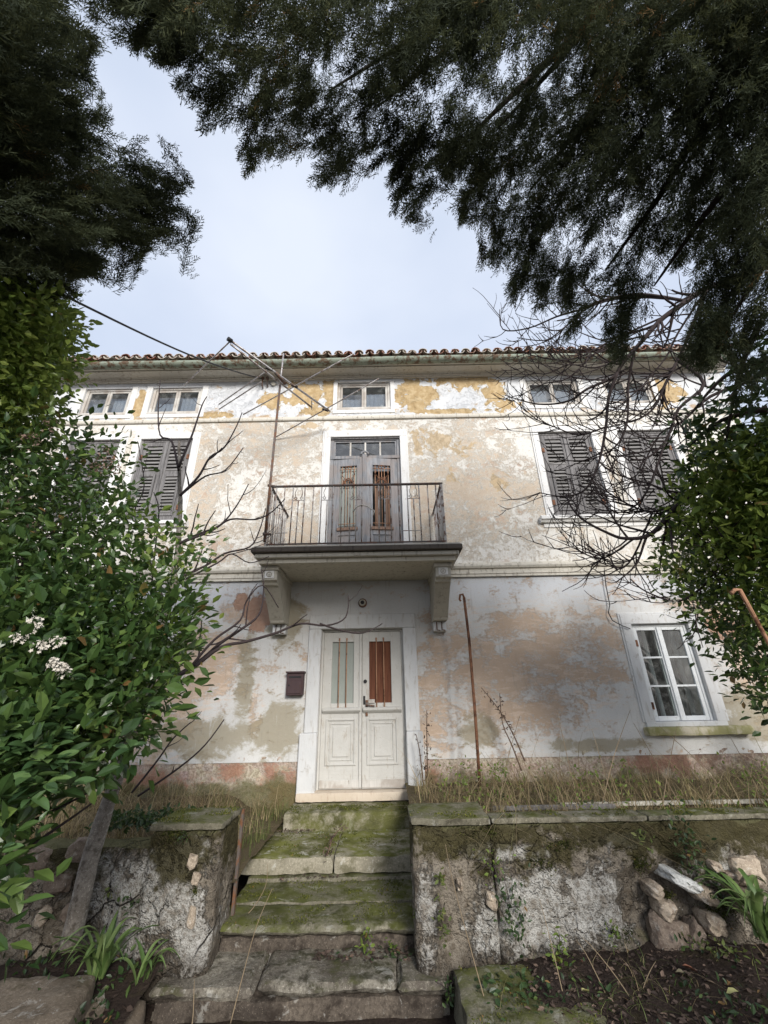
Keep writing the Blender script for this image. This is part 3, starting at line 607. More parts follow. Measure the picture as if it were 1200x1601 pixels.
def bleaf(a, c, hinge_left, ang):
    W = c-a; sgn = 1 if hinge_left else -1; st = .135; bb = B(); H0, H1 = 3.34, zt-.055; yb, yf = .03, -.03
    X = lambda u: u*sgn                # leaf-local x measured from the hinge
    def bx(u0, u1, y0, y1, za, zb): p, q = sorted((X(u0), X(u1))); bb.box(p, q, y0, y1, za, zb)
    bx(0, st, yf, yb, H0, H1); bx(W-st, W, yf, yb, H0, H1); bx(st, W-st, yf, yb, H1-.16, H1); bx(st, W-st, yf, yb, H0+.58, H0+.70); bx(st, W-st, yf, yb, H0, H0+.16)
    lf = bb.obj('door_leaf', M['bdoor'], bd, bevel=.005); lf.location = (a if hinge_left else c, .075, 0); lf.rotation_euler = (0, 0, ang)
    def part(name, mat, fn, bev=0):
        nonlocal bb
        bb = B(); fn(); bb.obj(name, mat, lf, bevel=bev)
    part('lower_panel', M['bdoor'], lambda: (bx(st, W-st, -.012, .012, H0+.16, H0+.58), bx(st+.05, W-st-.05, -.022, -.010, H0+.22, H0+.52)), .004)
    part('ledge', M['brownwood'], lambda: bx(st-.03, W-st+.03, -.06, -.031, H0+.67, H0+.73), .006)
    if hinge_left: part('pane', M['frost'], lambda: bx(st, W-st, .012, .016, H0+.70, H1-.16))
    part('torn_board', M['brownwood'], lambda: (bx(st+.02, st+.10, .018, .030, H0+.7, H1-.55), bx(W-st-.13, W-st-.05, .018, .030, H0+.7, H1-.5)))
    # wrought-iron grille: uprights, ties, and an arched crest
    xs_ = [st+(W-2*st)*k/4 for k in (0.55, 1.4, 2, 2.6, 3.45)]
    for u in xs_:
        part('grille_bar', M['rustlight'], lambda: bb.tube([(X(u), -.035, H0+.74), (X(u), -.035, H1-.18)], .007, 5))
    for zz in (H0+.80, H1-.60, H1-.24):
        part('grille_tie', M['rustlight'], lambda: bb.tube([(X(st), -.040, zz), (X(W-st), -.040, zz)], .008, 5))
    um = W/2
    part('grille_crest', M['rust'], lambda: (bb.tube([(X(um-.12+.24*k/10), -.045, H1-.60+.16*math.sin(math.pi*k/10)) for k in range(11)], .011, 5), bb.tube([(X(um+.065*math.cos(k*.6)), -.045, H1-.54+.065*math.sin(k*.6)) for k in range(11)], .012, 5),
        bb.tube([(X(um-.10), -.045, H1-.3), (X(um-.13), -.045, H1-.36), (X(um-.07), -.045, H1-.44), (X(um-.1), -.045, H1-.52)], .008, 5), bb.tube([(X(um+.10), -.045, H1-.3), (X(um+.13), -.045, H1-.36), (X(um+.07), -.045, H1-.44), (X(um+.1), -.045, H1-.52)], .008, 5),
        bb.tube([(X(um-.07+.14*k/8), -.045, H1-.22+.05*math.sin(math.pi*k/8)) for k in range(9)], .009, 5)))
bleaf(x0+.075, xm-.012, True, -.10); bleaf(xm+.012, x1-.075, False, .12)
bb = B(); bb.box(xm-.045, xm+.045, -.035, -.005, 3.35, zt+.02); bb.obj('meeting_post', M['bdoor'], bd, bevel=.008)
bb = B(); bb.tube([(xm+.07*math.cos(math.pi*k/8), -.02, zt+.02+.07*math.sin(math.pi*k/8)) for k in range(9)], .022, 6); bb.obj('post_crest', M['bdoor'], bd)
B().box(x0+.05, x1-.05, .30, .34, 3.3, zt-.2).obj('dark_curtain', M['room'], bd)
# ---- balcony
bY = -1.26; bx0, bx1 = -1.57, 1.53
bal = B().prism([(-.002, 3.07), (bY+.12, 3.07), (bY+.12, 3.13), (-.002, 3.135)], bx0+.10, bx1-.10).obj('balcony', M['balc'], house)
bb = B(); bb.box(bx0+.05, bx1-.05, bY+.05, -.122, 3.132, 3.20); bb.obj('slab_moulding', M['bracket'], bal, bevel=.012)
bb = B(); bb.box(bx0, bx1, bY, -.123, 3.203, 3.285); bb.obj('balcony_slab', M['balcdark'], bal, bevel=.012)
B().box(bx0+.03, bx1-.03, bY+.03, .03, 3.288, 3.31).obj('floor_screed', M['bracket'], bal)
for cx in (-1.335, 1.255):
    w = .115
    pr = [(.0, 3.065), (-.99, 3.065), (-.99, 2.86), (-.93, 2.84), (-.90, 2.80)]
    for k in range(9):
        a = k/8; pr.append((-.86+.50*a+.07*math.sin(a*math.pi*1.0), 2.80-.40*a-.05*math.sin(a*math.pi)))
    pr += [(-.33, 2.38), (-.30, 2.34), (.0, 2.34)]
    br = B().prism(pr, cx-w, cx+w).obj('balcony_bracket', M['bracket'], bal, bevel=.008)
    B().box(cx-w-.02, cx+w+.02, -1.02, -.002, 3.005, 3.066).obj('bracket_cap', M['bracket'], br, bevel=.008)
    B().box(cx-.07, cx+.07, -1.003, -.985, 2.885, 3.0).obj('bracket_boss', M['trim'], br, bevel=.006)
    bb = B(); bb.tube([(cx+.035*math.cos(k*math.pi/6), -1.006, 2.943+.035*math.sin(k*math.pi/6)) for k in range(13)], .008, 4); bb.tube([(cx, -1.0, 2.943), (cx, -1.015, 2.943)], .016, 6); bb.obj('rosette', M['bracket'], br)
    B().box(cx-w+.01, cx+w-.01, -.16, -.002, 2.19, 2.336).obj('bracket_foot', M['doorstone'], br, bevel=.006)
    bb = B()
    for dx in (-.05, .03): bb.tube([(cx+dx, -.17, 2.33), (cx+dx, -.17, 2.21), (cx+dx+.05, -.17, 2.20)], .009, 5)
    bb.obj('foot_iron', M['iron'], br)
# railing
rY = -1.19; rx0, rx1 = -1.385, 1.30; rt, rb = 4.31, 3.345
def rl(name, pts, r, n=5, mat='rail'): return B().tube(pts, r, n).obj(name, M[mat], bal)
B().box(rx0-.02, rx1+.02, rY-.022, rY+.022, rt-.012, rt+.014).obj('handrail', M['raildark'], bal, bevel=.004)
for xx in (rx0, rx1):
    B().box(xx-.02, xx+.02, rY+.023, -.01, rt-.012, rt+.014).obj('handrail', M['raildark'], bal, bevel=.004)
    B().box(xx-.013, xx+.013, rY+.014, -.01, rb-.01, rb+.01).obj('bottom_rail', M['rail'], bal)
    B().box(xx-.016, xx+.016, rY-.016, rY+.016, 3.29, rt-.013).obj('corner_post', M['rail'], bal)
B().box(rx0+.017, rx1-.017, rY-.013, rY+.013, rb-.01, rb+.01).obj('bottom_rail', M['raildark'], bal)
def scroll(fx, z):                       # pair of little scrolls with a lyre below the handrail
    bb = B()
    for s in (-1, 1): bb.tube([fx(s*(.045+.028*math.cos(k*.7)*(1-k*.06)), z+.028*math.sin(k*.7)*(1-k*.06)) for k in range(10)], .0065, 4)
    bb.tube([fx(-.085, z-.035), fx(.085, z-.035)], .0065, 4); return bb
def lyre(fx, z):
    bb = B()
    for s in (-1, 1): bb.tube([fx(s*.045, z+.03), fx(s*.06, z+.10), fx(s*.035, z+.17), fx(s*.05, rt-.012)], .0065, 4)
    return bb
nb = 24
for i in range(1, nb):
    u = i/nb; x = rx0+(rx1-rx0)*u
    gap = i % 4
    if gap == 0: rl('baluster', [(x, rY, rb), (x, rY, rt-.25)], .0095); B.obj(scroll(lambda d, z, x=x: (x+d, rY, z), rt-.215), 'scroll', M['rail'], bal); B.obj(lyre(lambda d, z, x=x: (x+d, rY, z), rt-.215), 'lyre', M['rail'], bal)
    elif gap in (1, 3): rl('baluster', [(x-.02*(2-gap), rY, rb), (x-.02*(2-gap), rY, rt-.012)], .0105)
    else: rl('baluster', [(x, rY, rb), (x+random.uniform(-.008, .008), rY, rt-.012)], .0085)
for k in (2, 19, 20):
    x = rx0+(rx1-rx0)*(k/nb); rl('cross_tie', [(x-.09, rY, rb+.18), (x+.09, rY, rb+.18)], .0065)
for xx in (rx0, rx1):
    for i in range(1, 10):
        y = rY+(-.02-rY)*i/10; rl('baluster', [(xx, y, rb), (xx, y, rt-.012)], .0095)
    for y in (-.9, -.5): B.obj(scroll(lambda d, z, y=y: (xx, y+d, z), rt-.215), 'scroll', M['rail'], bal)
# ---- front door
x0, x1, z0, z1 = DOOR
bb = B(); w = .20
bb.box(x0-.205, x0-.004, -.045, .10, .77, 2.27).box(x1+.004, x1+.215, -.045, .10, .77, 2.27).box(x0-.205, x1+.215, -.045, .10, 2.272, 2.50); bb.obj('door_surround', M['doorstone'], house, bevel=.008)
for a, c in ((x0-.265, x0-.004), (x1+.004, x1+.25)): B().box(a, c, -.072, .10, -.08, .768).obj('surround_base', M['doorstone'], house, bevel=.012)
rough_box('threshold', M['thresh'], -.93, .91, -.10, .30, -.082, .028, .06, .006, .012, house)
dr = B().box(x0-.002, x0+.03, .075, .16, .03, 2.262).box(x1-.03, x1+.002, .075, .16, .03, 2.262).box(x0+.03, x1-.03, .075, .16, 2.235, 2.262).obj('front_door', M['door'], house, bevel=.004)
def leaf(a, c, right):
    st = .105; bb = B(); y0, y1 = .085, .13; H0, H1 = .035, 2.23
    gx0, gx1 = (-.495, -.145) if not right else (.105, .455); gz0, gz1 = 1.16, 2.075
    bb.box(a, gx0, y0, y1, H0, H1).box(gx1, c, y0, y1, H0, H1).box(gx0, gx1, y0, y1, gz1, H1).box(gx0, gx1, y0, y1, H0, gz0)
    lf = bb.obj('door_leaf', M['door'], dr, bevel=.004)
    B().box(gx0-.002, gx1+.002, .118, .123, gz0-.002, gz1+.002).obj('pane' if not right else 'wood_panel', M['frost'] if not right else M['boardwood'], dr)
    for k in (0, 1):
        gx = gx0+(gx1-gx0)*(.33+.34*k)
        bb = B(); bb.tube([(gx, y0-.012, gz0-.06), (gx, y0-.012, gz1+.05)], .009, 6); bb.box(gx-.012, gx+.012, y0-.016, y0, gz0-.075, gz0-.045).box(gx-.012, gx+.012, y0-.016, y0, gz1+.03, gz1+.06); bb.obj('bar', M['rustlight'], dr)
    B().prism([(y0-.003, 1.015), (y0-.045, 1.05), (y0-.055, 1.065), (y0-.055, 1.085), (y0-.03, 1.10), (y0-.003, 1.105)], a+.02, c-.02).obj('ledge', M['door'], dr)
    pa, pc = a+.075, c-.085; p0, p1 = .33, .95
    for ins, yy, ww in ((0, .018, .03), (.06, .010, .022)):
        bb = B(); q0, q1, w0, w1 = pa+ins, pc-ins, p0+ins, p1-ins
        bb.box(q0, q0+ww, y0-yy, y0-.001, w0, w1).box(q1-ww, q1, y0-yy, y0-.001, w0, w1).box(q0+ww, q1-ww, y0-yy, y0-.001, w1-ww, w1).box(q0+ww, q1-ww, y0-yy, y0-.001, w0, w0+ww); bb.obj('panel_moulding', M['door'], dr, bevel=.005)
    B().box(pa+.11, pc-.11, y0-.014, y0-.001, p0+.11, p1-.11).obj('raised_panel', M['door'], dr, bevel=.006)
    B().box(a+.004, c-.004, y0-.014, y0-.001, .05, .15).obj('kick_board', M['frame'], dr, bevel=.004)
leaf(x0+.032, -.012, False); leaf(-.008, x1-.032, True)
B().box(-.055, -.012, .062, .083, .05, 2.22).obj('meeting_strip', M['door'], dr, bevel=.006)
B().tube([(.042, .07, 1.47), (.042, .092, 1.47)], .028, 12).obj('keyhole', M['black'], dr)
bb = B(); bb.box(.012, .042, .072, .086, 1.14, 1.26); bb.obj('lock_plate', M['black'], dr)
bb = B(); bb.tube([(.065, .07, 1.13), (.065, .03, 1.13), (.10, .025, 1.13), (.19, .025, 1.115)], .013, 8); bb.box(.048, .082, .06, .084, .98, 1.20); bb.obj('handle', M['iron'], dr)
B().box(.09, .19, .06, .084, 1.155, 1.21).obj('latch', M['frame'], dr, bevel=.004)
# ---- ground floor window
x0, x1, z0, z1 = WIN
surround('window_surround', x0, x1, z0, z1, .155, M['doorstone'], house, y=-.03)
rough_box('window_sill', M['sillmoss'], x0-.20, x1+.42, -.135, .10, z0-.175, z0-.06, .04, .008, .015, house)
B().box(x0-.14, x1+.14, -.03, .12, z0-.062, z0+.005).obj('sub_sill', M['doorstone'], house, bevel=.006)
bb = B(); bb.box(x0, x0+.05, .04, .14, z0+.006, z1).box(x1-.05, x1, .04, .14, z0+.006, z1).box(x0+.05, x1-.05, .04, .14, z1-.045, z1)
gw = bb.obj('ground_floor_window', M['winframe'], house, bevel=.005)
B().box(x0-.03, x1+.03, -.028, .03, z1+.004, z1+.028).obj('head_board', M['brownwood'], gw)
xm = (x0+x1)/2
for a, c in ((x0+.052, xm-.001), (xm+.001, x1-.052)):
    bb = B(); g = .055; bb.box(a, a+g, .05, .095, z0+.01, z1-.047).box(c-g, c, .05, .095, z0+.01, z1-.047).box(a+g, c-g, .05, .095, z1-.10, z1-.047).box(a+g, c-g, .05, .095, z0+.01, z0+.075); bb.obj('casement', M['winframe'], gw, bevel=.005)
    ga, gb = z0+.075, z1-.10
    for k in range(3):
        za = ga+(gb-ga)*k/3; zb = ga+(gb-ga)*(k+1)/3
        B().box(a+g-.003, c-g+.003, .072, .076, za+.01, zb-.01).obj('pane', M['glass'], gw)
        if k: B().box(a+g, c-g, .055, .09, za-.014, za+.014).obj('glazing_bar', M['winframe'], gw, bevel=.003)
B().box(xm-.035, xm+.035, .03, .049, z0+.012, z1-.05).obj('cover_strip', M['winframe'], gw, bevel=.006)
for zz in (z0+.22, z1-.30): B().box(x0+.035, x0+.075, .034, .05, zz-.05, zz+.05).obj('hinge', M['rust'], gw)
# inner casements standing behind, and a pale curtain
bb = B()
for a, c in ((x0+.12, xm-.05), (xm+.10, x1-.03)): bb.box(a, a+.05, .36, .40, z0, z1).box(c-.05, c, .36, .40, z0, z1)
bb.obj('inner_casement', M['winframe'], gw)
for a, c, hh in ((x0+.22, xm-.20, z1-.05), (xm+.26, x1-.07, z1-.02)):
    bb = B(); nf = 12; va = []; vb = []
    for k in range(nf+1): x = a+(c-a)*k/nf; va.append(bb.bm.verts.new((x, .47+.025*math.sin(k*2.1), z0-.05))); vb.append(bb.bm.verts.new((x, .47+.012*math.sin(k*2.1), hh)))
    for k in range(nf): bb.bm.faces.new((va[k], va[k+1], vb[k+1], vb[k]))
    bb.obj('curtain', M['curtain'], gw)
# ------------------------------------------------------------------ things on the facade
mb = empty('mailbox', (-1.03, 0, 1.28), 'small dark brown metal mailbox on the wall left of the front door', 'mailbox')
def rel(o, root): o.location = Vector(o.location)-Vector(root.location)
for nm, bx_, mt, bv in (('box', (-1.165, -.905, -.115, -.002, 1.285, 1.60), 'mail', .008), ('lid', (-1.18, -.89, -.135, -.003, 1.603, 1.63), 'mail', .006), ('front_panel', (-1.14, -.93, -.124, -.116, 1.31, 1.50), 'mail', .005), ('slot', (-1.13, -.94, -.121, -.116, 1.535, 1.56), 'black', 0)):
    o = B().box(*bx_).obj(nm, M[mt], mb, bevel=bv); rel(o, mb)
o = B().tube([(-1.12, -.12, 1.43), (-1.12, -.131, 1.43)], .014, 8).obj('lock', M['black'], mb); rel(o, mb)
ls = empty('lamp_holder', (.0, 0, 2.69), 'bare round lamp holder on the wall under the balcony', 'lamp')
for nm, pts, r, mt in (('wall_plate', [(0, -.002, 0), (0, -.03, 0)], .075, 'iron'), ('socket', [(0, -.03, 0), (0, -.09, -.005)], [.058, .05], 'bracket'), ('socket_hole', [(0, -.0905, -.005), (0, -.094, -.005)], .032, 'black')):
    B().tube(pts, r, 14).obj(nm, M[mt], ls)
# cable bracket with two insulators, and the cable that comes in from upper left
cb = empty('cable_bracket', (-2.15, 0, 7.40), 'small iron cable bracket with insulators under the eaves left of centre', 'bracket')
B().tube([(0, .0, -.10), (0, -.09, -.08), (0, -.10, .10)], .012, 5).obj('arm', M['iron'], cb); B().tube([(.10, 0, -.06), (.10, -.09, -.04), (.10, -.1, .12)], .012, 5).obj('arm', M['iron'], cb)
for x in (0, .10): B().tube([(x, -.1, .06), (x, -.1, .09), (x, -.1, .12), (x, -.1, .15)], [.02, .035, .03, .012], 8).obj('insulator', M['iron'], cb)
B().tube([(.22, .0, .0), (.22, -.05, .0)], .045, 10).obj('junction_disc', M['bracket'], cb)
p0 = Vector((-2.15, -.1, 7.48)); p1 = Vector(onY(100, 462, -4.2)); pts = [p0.lerp(p1, k/16)-Vector((0, 0, .12*math.sin(math.pi*k/16))) for k in range(17)]; pts.append(p1+(p1-pts[-2])*12)
B().tube(pts, .013, 5).obj('overhead_cable', M['black'], None, label='black overhead cable running from the eaves up into the left cypress', cat='cable')
p = [onY(a, b_, -.06) for a, b_ in ((944, 888), (947, 915), (953, 945), (951, 958), (957, 970), (972, 978), (985, 983))]
B().tube(p, .008, 5).obj('dangling_wire', M['black'], None, label='thin dark wire dangling from the string course to the ground-floor window', cat='wire')
# TV antenna on a mast tied to the balcony railing
an = empty('tv_antenna', (-1.43, -1.22, 3.30), 'old rusty television antenna on a tall mast tied to the balcony railing', 'antenna')
def ap(name, pts, r, n=6, mat='alu'):
    o = B().tube([Vector(p_)-an.location for p_ in pts], r, n).obj(name, M[mat], an); return o
mt_ = [onY(413, 847, -1.22), onY(422, 757, -1.22), onY(438, 597, -1.22), onY(443, 553, -1.22)]
ap('mast', mt_[:3], .020, 8, 'iron'); ap('mast_top', mt_[2:], .015, 8)
zb = mt_[2][2]-.02
bo0, bo1 = onZ(358, 531, zb), onZ(515, 643, zb); ap('boom', [bo0, bo1], .019)
bo2 = onZ(487, 637, zb-.08); ap('lower_boom', [onZ(360, 538, zb-.05), bo2], .016); ap('end_cap', [bo0+(bo0-bo1)*.012, bo0+(bo1-bo0)*.02], .035, 8, 'black')
ap('boom_clamp', [onZ(430, 582, zb-.01), onZ(446, 600, zb-.05)], .03, 6, 'iron')
for (a, c) in (((287, 603), (360, 533)), ((380, 648), (553, 553)), ((342, 632), (421, 577))): ap('element', [onZ(*a, zb+.005), onZ(*c, zb+.005)], .012, 5)
ap('element', [onZ(342, 640, zb-.03), onZ(408, 597, zb-.03)], .012, 5); ap('element', [onY(428, 685, -.04), onZ(510, 639, zb), onZ(592, 592, zb+.02)], .012, 5)
for q in ((420, 577), (460, 604), (508, 641)): k = onZ(*q, zb); ap('element_clamp', [k-np.array([.05, .03, 0]), k+np.array([.05, .03, 0])], .022, 6, 'black')
ap('boom_strut', [onZ(487, 640, zb-.05), onZ(487, 626, zb)], .01, 5)
for z in (3.5, 4.31): k = mt_[0]+(mt_[1]-mt_[0])*((z-mt_[0][2])/(mt_[1][2]-mt_[0][2])); ap('mast_tie', [k+np.array([-.03, -.02, 0]), k+np.array([.07, .04, .01])], .022, 5, 'iron')
# white hanger left on the rail
hp = [onY(x, y, -1.225) for x, y in ((551, 801), (556, 793), (565, 789), (575, 792), (585, 799), (583, 806))]
B().tube(hp, .012, 5).obj('clothes_hanger', M['petal'], None, label='white clothes hanger hooked on the middle of the balcony railing', cat='hanger')
# poles
pA = empty('hooked_pole', onY(751, 1238, -.62), 'tall rusty iron pole with hooked top standing right of the front door', 'pole')
h = [Vector(onY(x, y, -.62))-pA.location for x, y in ((751, 1246), (742, 1110), (733, 1000), (725, 934), (723, 929), (719, 930), (718, 937), (720, 940))]
B().tube(h[:4], .021, 7).obj('post', M['rust'], pA); B().tube(h[3:], .017, 7).obj('hook', M['rust'], pA)
pB = empty('leaning_rod', onY(1330, 1235, -3.0), 'orange rusty iron rod with bent tip leaning in front of the right bush', 'pole')
h = [Vector(p_)-pB.location for p_ in (onY(1143, 928, -3.35), onY(1148, 922, -3.35), onY(1156, 922, -3.35), onY(1178, 962, -3.3), onY(1204, 1010, -3.25), onY(1330, 1235, -3.0))]
B().tube(h[:4], .017, 6).obj('bent_tip', M['rustlight'], pB); B().tube(h[2:], .018, 6).obj('shaft', M['rustlight'], pB)
# ------------------------------------------------------------------ garden steps
steps = empty('garden_steps', (-.2, -2.84, -.8), 'mossy stone garden steps leading up to the front door', 'steps')
def stp(name, mat, *a, **k):
    o = rough_box(name, M[mat], *a, parent=steps, **k); o.location = -Vector(steps.location); return o
stp('landing', 'landing', -.97, .66, -.60, -.03, -.40, -.088, .045, .010, .022, seed=1)
stp('side_kerb', 'landing', -1.45, -.975, -.30, -.06, -.40, -.235, .05, .008, .02, seed=2)
stp('paving_slab', 'paving', -1.30, -.215, -1.525, -.604, -.42, -.275, .045, .012, .016, seed=3)
stp('paving_slab', 'paving', -.205, .68, -1.53, -.604, -.42, -.268, .045, .012, .016, seed=4)
stp('step_block', 'step', -1.10, .70, -1.56, -.9, -.60, -.424, .05, .010, .018, seed=5)
stp('tread', 'step', -1.10, .70, -1.99, -1.50, -.66, -.463, .045, .012, .012, seed=6)
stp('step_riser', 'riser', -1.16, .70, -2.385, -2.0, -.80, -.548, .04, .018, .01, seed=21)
stp('tread', 'step', -1.24, .72, -2.42, -1.994, -.54, -.472, .04, .014, .035, seed=7)
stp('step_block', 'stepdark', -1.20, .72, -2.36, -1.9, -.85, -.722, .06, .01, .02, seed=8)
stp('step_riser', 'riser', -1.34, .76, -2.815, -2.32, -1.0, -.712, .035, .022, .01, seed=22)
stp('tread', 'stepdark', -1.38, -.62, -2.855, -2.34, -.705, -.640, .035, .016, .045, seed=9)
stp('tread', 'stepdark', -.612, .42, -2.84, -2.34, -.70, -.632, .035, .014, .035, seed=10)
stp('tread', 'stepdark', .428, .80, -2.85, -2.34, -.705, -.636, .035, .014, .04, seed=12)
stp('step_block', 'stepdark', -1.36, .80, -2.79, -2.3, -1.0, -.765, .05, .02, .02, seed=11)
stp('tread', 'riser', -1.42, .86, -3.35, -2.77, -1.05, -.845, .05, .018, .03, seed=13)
# ------------------------------------------------------------------ garden walls
def wall_mesh(name, x0, x1, y0, y1, z0, z1, parent, seed, res=.03, notch=None):
    def sk(q):
        x, y, z = q
        if y < y0+.06:      # front face: render worn back to the rubble in places
            n = fbm((x*1.0+seed, 0, z*1.3), 2.6, 5); y += .045*max(0, n)+.018*fbm((x, seed, z), 11, 3)
            if notch: y += notch(x, z)
        return (x, y, z)
    o = rough_box(name, M['wall'], x0, x1, y0, y1, z0, z1, res, .014, .03, parent, sk, seed); o.location = -Vector(parent.location); return o
def wstone(x, z, w, h, mat, par, seed, y=-2.74, rot=(0, 0, 0), d=.14):
    o = rock('stone', M[mat], (x, y, z), (w, d, h), par, seed, rot=rot); o.location = -Vector(par.location); return o
gw_r = empty('garden_wall', (2.5, -2.6, -.6), 'crumbling mossy retaining wall to the right of the steps', 'wall')
wall_mesh('wall_pier', .575, 1.22, -2.74, -2.22, -.80, .27, gw_r, 31, .032)
def hole(x, z):
    k = math.hypot((x-2.60)/.48, (z+.30)/.34); return .13*sst(1.05, .55, k+.25*fbm((x, 3, z), 5, 3))
wall_mesh('wall_body', 1.225, 7.7, -2.735, -2.55, -.80, .275, gw_r, 47, .04, hole)
o = rough_box('pier_cap', M['step'], .56, 1.235, -2.755, -2.20, .273, .330, .04, .008, .014, gw_r, seed=5); o.location = -Vector(gw_r.location)
for i, (a, c) in enumerate(((1.24, 2.55), (2.556, 4.1), (4.106, 5.8), (5.806, 7.7))):
    o = rough_box('coping', M['step'], a, c, -2.75, -2.535, .277, .322, .05, .006, .012, gw_r, seed=i); o.location = -Vector(gw_r.location)
for k, (px, py, w, h, mt, rz) in enumerate(((1057, 1372, .27, .085, 'stone3', .42), (1035, 1418, .14, .13, 'stone1', .1), (1018, 1388, .12, .09, 'stone1', -.1), (1043, 1463, .27, .24, 'stone2', .35), (1078, 1470, .10, .28, 'stone2', .55), (1110, 1440, .16, .13, 'stone1', .2), (1160, 1360, .24, .20, 'stone1', 0),
        (1110, 1350, .09, .07, 'stone1', .3), (1135, 1368, .12, .08, 'stone2', .1), (765, 1402, .09, .10, 'stone1', .2), (716, 1378, .05, .08, 'stone1', .1), (1095, 1395, .16, .10, 'stone1', .25), (1150, 1400, .2, .12, 'stone2', -.1))):
    p = onY(px, py, -2.70); wstone(p[0], p[2], w, h, mt, gw_r, k+3, -2.70, (0, rz, 0), .20 if k else .30)
gw_l = empty('garden_wall', (-1.6, -2.5, -.6), 'cracked and peeling pier and wall to the left of the steps', 'wall')
wall_mesh('wall_pier', -1.62, -1.035, -2.71, -2.20, -.80, .262, gw_l, 77, .03)
o = rough_box('pier_cap', M['step'], -1.635, -1.02, -2.725, -2.185, .265, .32, .04, .008, .014, gw_l, seed=9); o.location = -Vector(gw_l.location)
def hole2(x, z):
    k = math.hypot((x+2.1)/.3, (z+.35)/.4); return .12*sst(1.05, .4, k+.3*fbm((x, 3, z), 5, 3))
wall_mesh('wall_body', -7.5, -1.625, -2.69, -2.40, -.80, .16, gw_l, 91, .05, hole2)
for k, (px, py, w, h, mt, rz) in enumerate(((308, 1372, .07, .08, 'stone1', .2), (302, 1430, .06, .15, 'stone1', -.05), (302, 1345, .08, .10, 'stone1', .1), (70, 1430, .10, .12, 'stone1', .6), (130, 1330, .22, .16, 'stone2', .1), (90, 1380, .2, .14, 'stone2', -.1), (60, 1340, .24, .15, 'stone2', .2), (110, 1425, .12, .1, 'stone2', .3))):
    Y = -2.69 if px > 240 else -2.66
    p = onY(px, py, Y); wstone(p[0], p[2], w, h, mt, gw_l, k+40, Y, (0, rz, 0), .10)
ip = B().box(-1.03, -1.005, -2.21, -2.17, -.5, .30).obj('iron_upright', M['iron'], None, label='flat rusty iron upright against the back corner of the left pier', cat='post')
# ------------------------------------------------------------------ loose stones at the foot
def skb(q): return (q.x+.28*(-3.0-q.y)*(1 if q.x > -2 else .2), q.y, q.z)
rough_box('stone_block', M['block'], -2.36, -1.68, -3.75, -2.99, -.95, -.47, .05, .016, .03, None, skb, 3, label='squared brown stone block in the bottom left corner', cat='stone block')
def skc(q):
    t = (q.y+2.78)/-.8; return (q.x+.16*t, q.y, q.z-(.12+.10*t)*(1 if q.z > -.8 else 0)*max(0, min(1, (q.x+1.75)/.35)))
rough_box('sloping_stone', M['block'], -1.73, -1.385, -3.7, -2.80, -1.0, -.57, .045, .016, .03, None, skc, 6, label='sloping dark stone between the brown block and the bottom step', cat='stone')
rough_box('flat_slab', M['step'], .83, 1.72, -3.9, -2.765, -.98, -.565, .05, .018, .025, None, None, 8, label='low mossy stone slab below the wall right of the bottom step', cat='stone slab')
# timber edging on the right terrace
p0, p1 = onY(870, 1254, -1.45), onY(1215, 1246, -1.45); c = (p0+p1)/2
B().box(p0[0], p1[0]+.6, -1.47, -1.43, c[2]-.05, c[2]-.012).obj('edging_board', M['bracket'], None, bevel=.004, label='pale weathered board edging the right terrace, nearer the frame edge', cat='board')
p0, p1 = onY(770, 1262, -1.62), onY(960, 1252, -1.62); c = (p0+p1)/2
B().box(p0[0], p1[0], -1.64, -1.60, c[2]-.05, c[2]-.008).obj('edging_board', M['shut'], None, bevel=.004, label='dark grey board edging the right terrace behind the wall coping', cat='board')
# crumpled sheet on the bottom step
bm = bmesh.new(); bmesh.ops.create_grid(bm, x_segments=26, y_segments=18, size=1)
for v in bm.verts:
    x, y = v.co.x*.24, v.co.y*.17; r = math.hypot(v.co.x, v.co.y)
    v.co = Vector((-.98+x, -3.04+y, -.835+.07*max(0, 1-r*.85)+.03*max(0, 1-r*.7)*abs(fbm((x, y, 1), 9, 3))*2))
me = bpy.data.meshes.new('plastic_sheet'); bm.to_mesh(me); bm.free(); me.materials.append(M['sheet']); me.polygons.foreach_set('use_smooth', [True]*len(me.polygons))
link(bpy.data.objects.new('plastic_sheet', me), None, 'crumpled blue-grey plastic sheet lying below the bottom step', 'sheet')
# ------------------------------------------------------------------ foliage helpers
def inpoly(P, poly):
    x, y = P[:, 0], P[:, 1]; c = np.zeros(len(P), bool); n = len(poly); j = n-1
    for i in range(n):
        xi, yi = poly[i]; xj, yj = poly[j]
        c ^= ((yi > y) != (yj > y)) & (x < (xj-xi)*(y-yi)/(yj-yi+1e-9)+xi); j = i
    return c
def sample(poly, n):
    a = np.array(poly, float); lo, hi = a.min(0), a.max(0); out = []; got = 0
    while got < n:
        P = rng.uniform(lo, hi, (n*2, 2)); P = P[inpoly(P, poly)]; out.append(P); got += len(P)
    return np.concatenate(out)[:n]
def on_rays(P, r):
    d = cF[None]+cR[None]*((P[:, :1]-600)/FPX)-cU[None]*((P[:, 1:]-800.5)/FPX); d /= np.linalg.norm(d, axis=1, keepdims=True); return CAM[None]+d*r[:, None]
def nrmz(v): return v/np.maximum(np.linalg.norm(v, axis=1, keepdims=True), 1e-9)
def frames(axis, upv):      # leaf frames: x across, y along axis, z normal
    y = nrmz(axis); x = nrmz(np.cross(y, upv)); z = np.cross(x, y); return np.stack([x, y, z], 2)
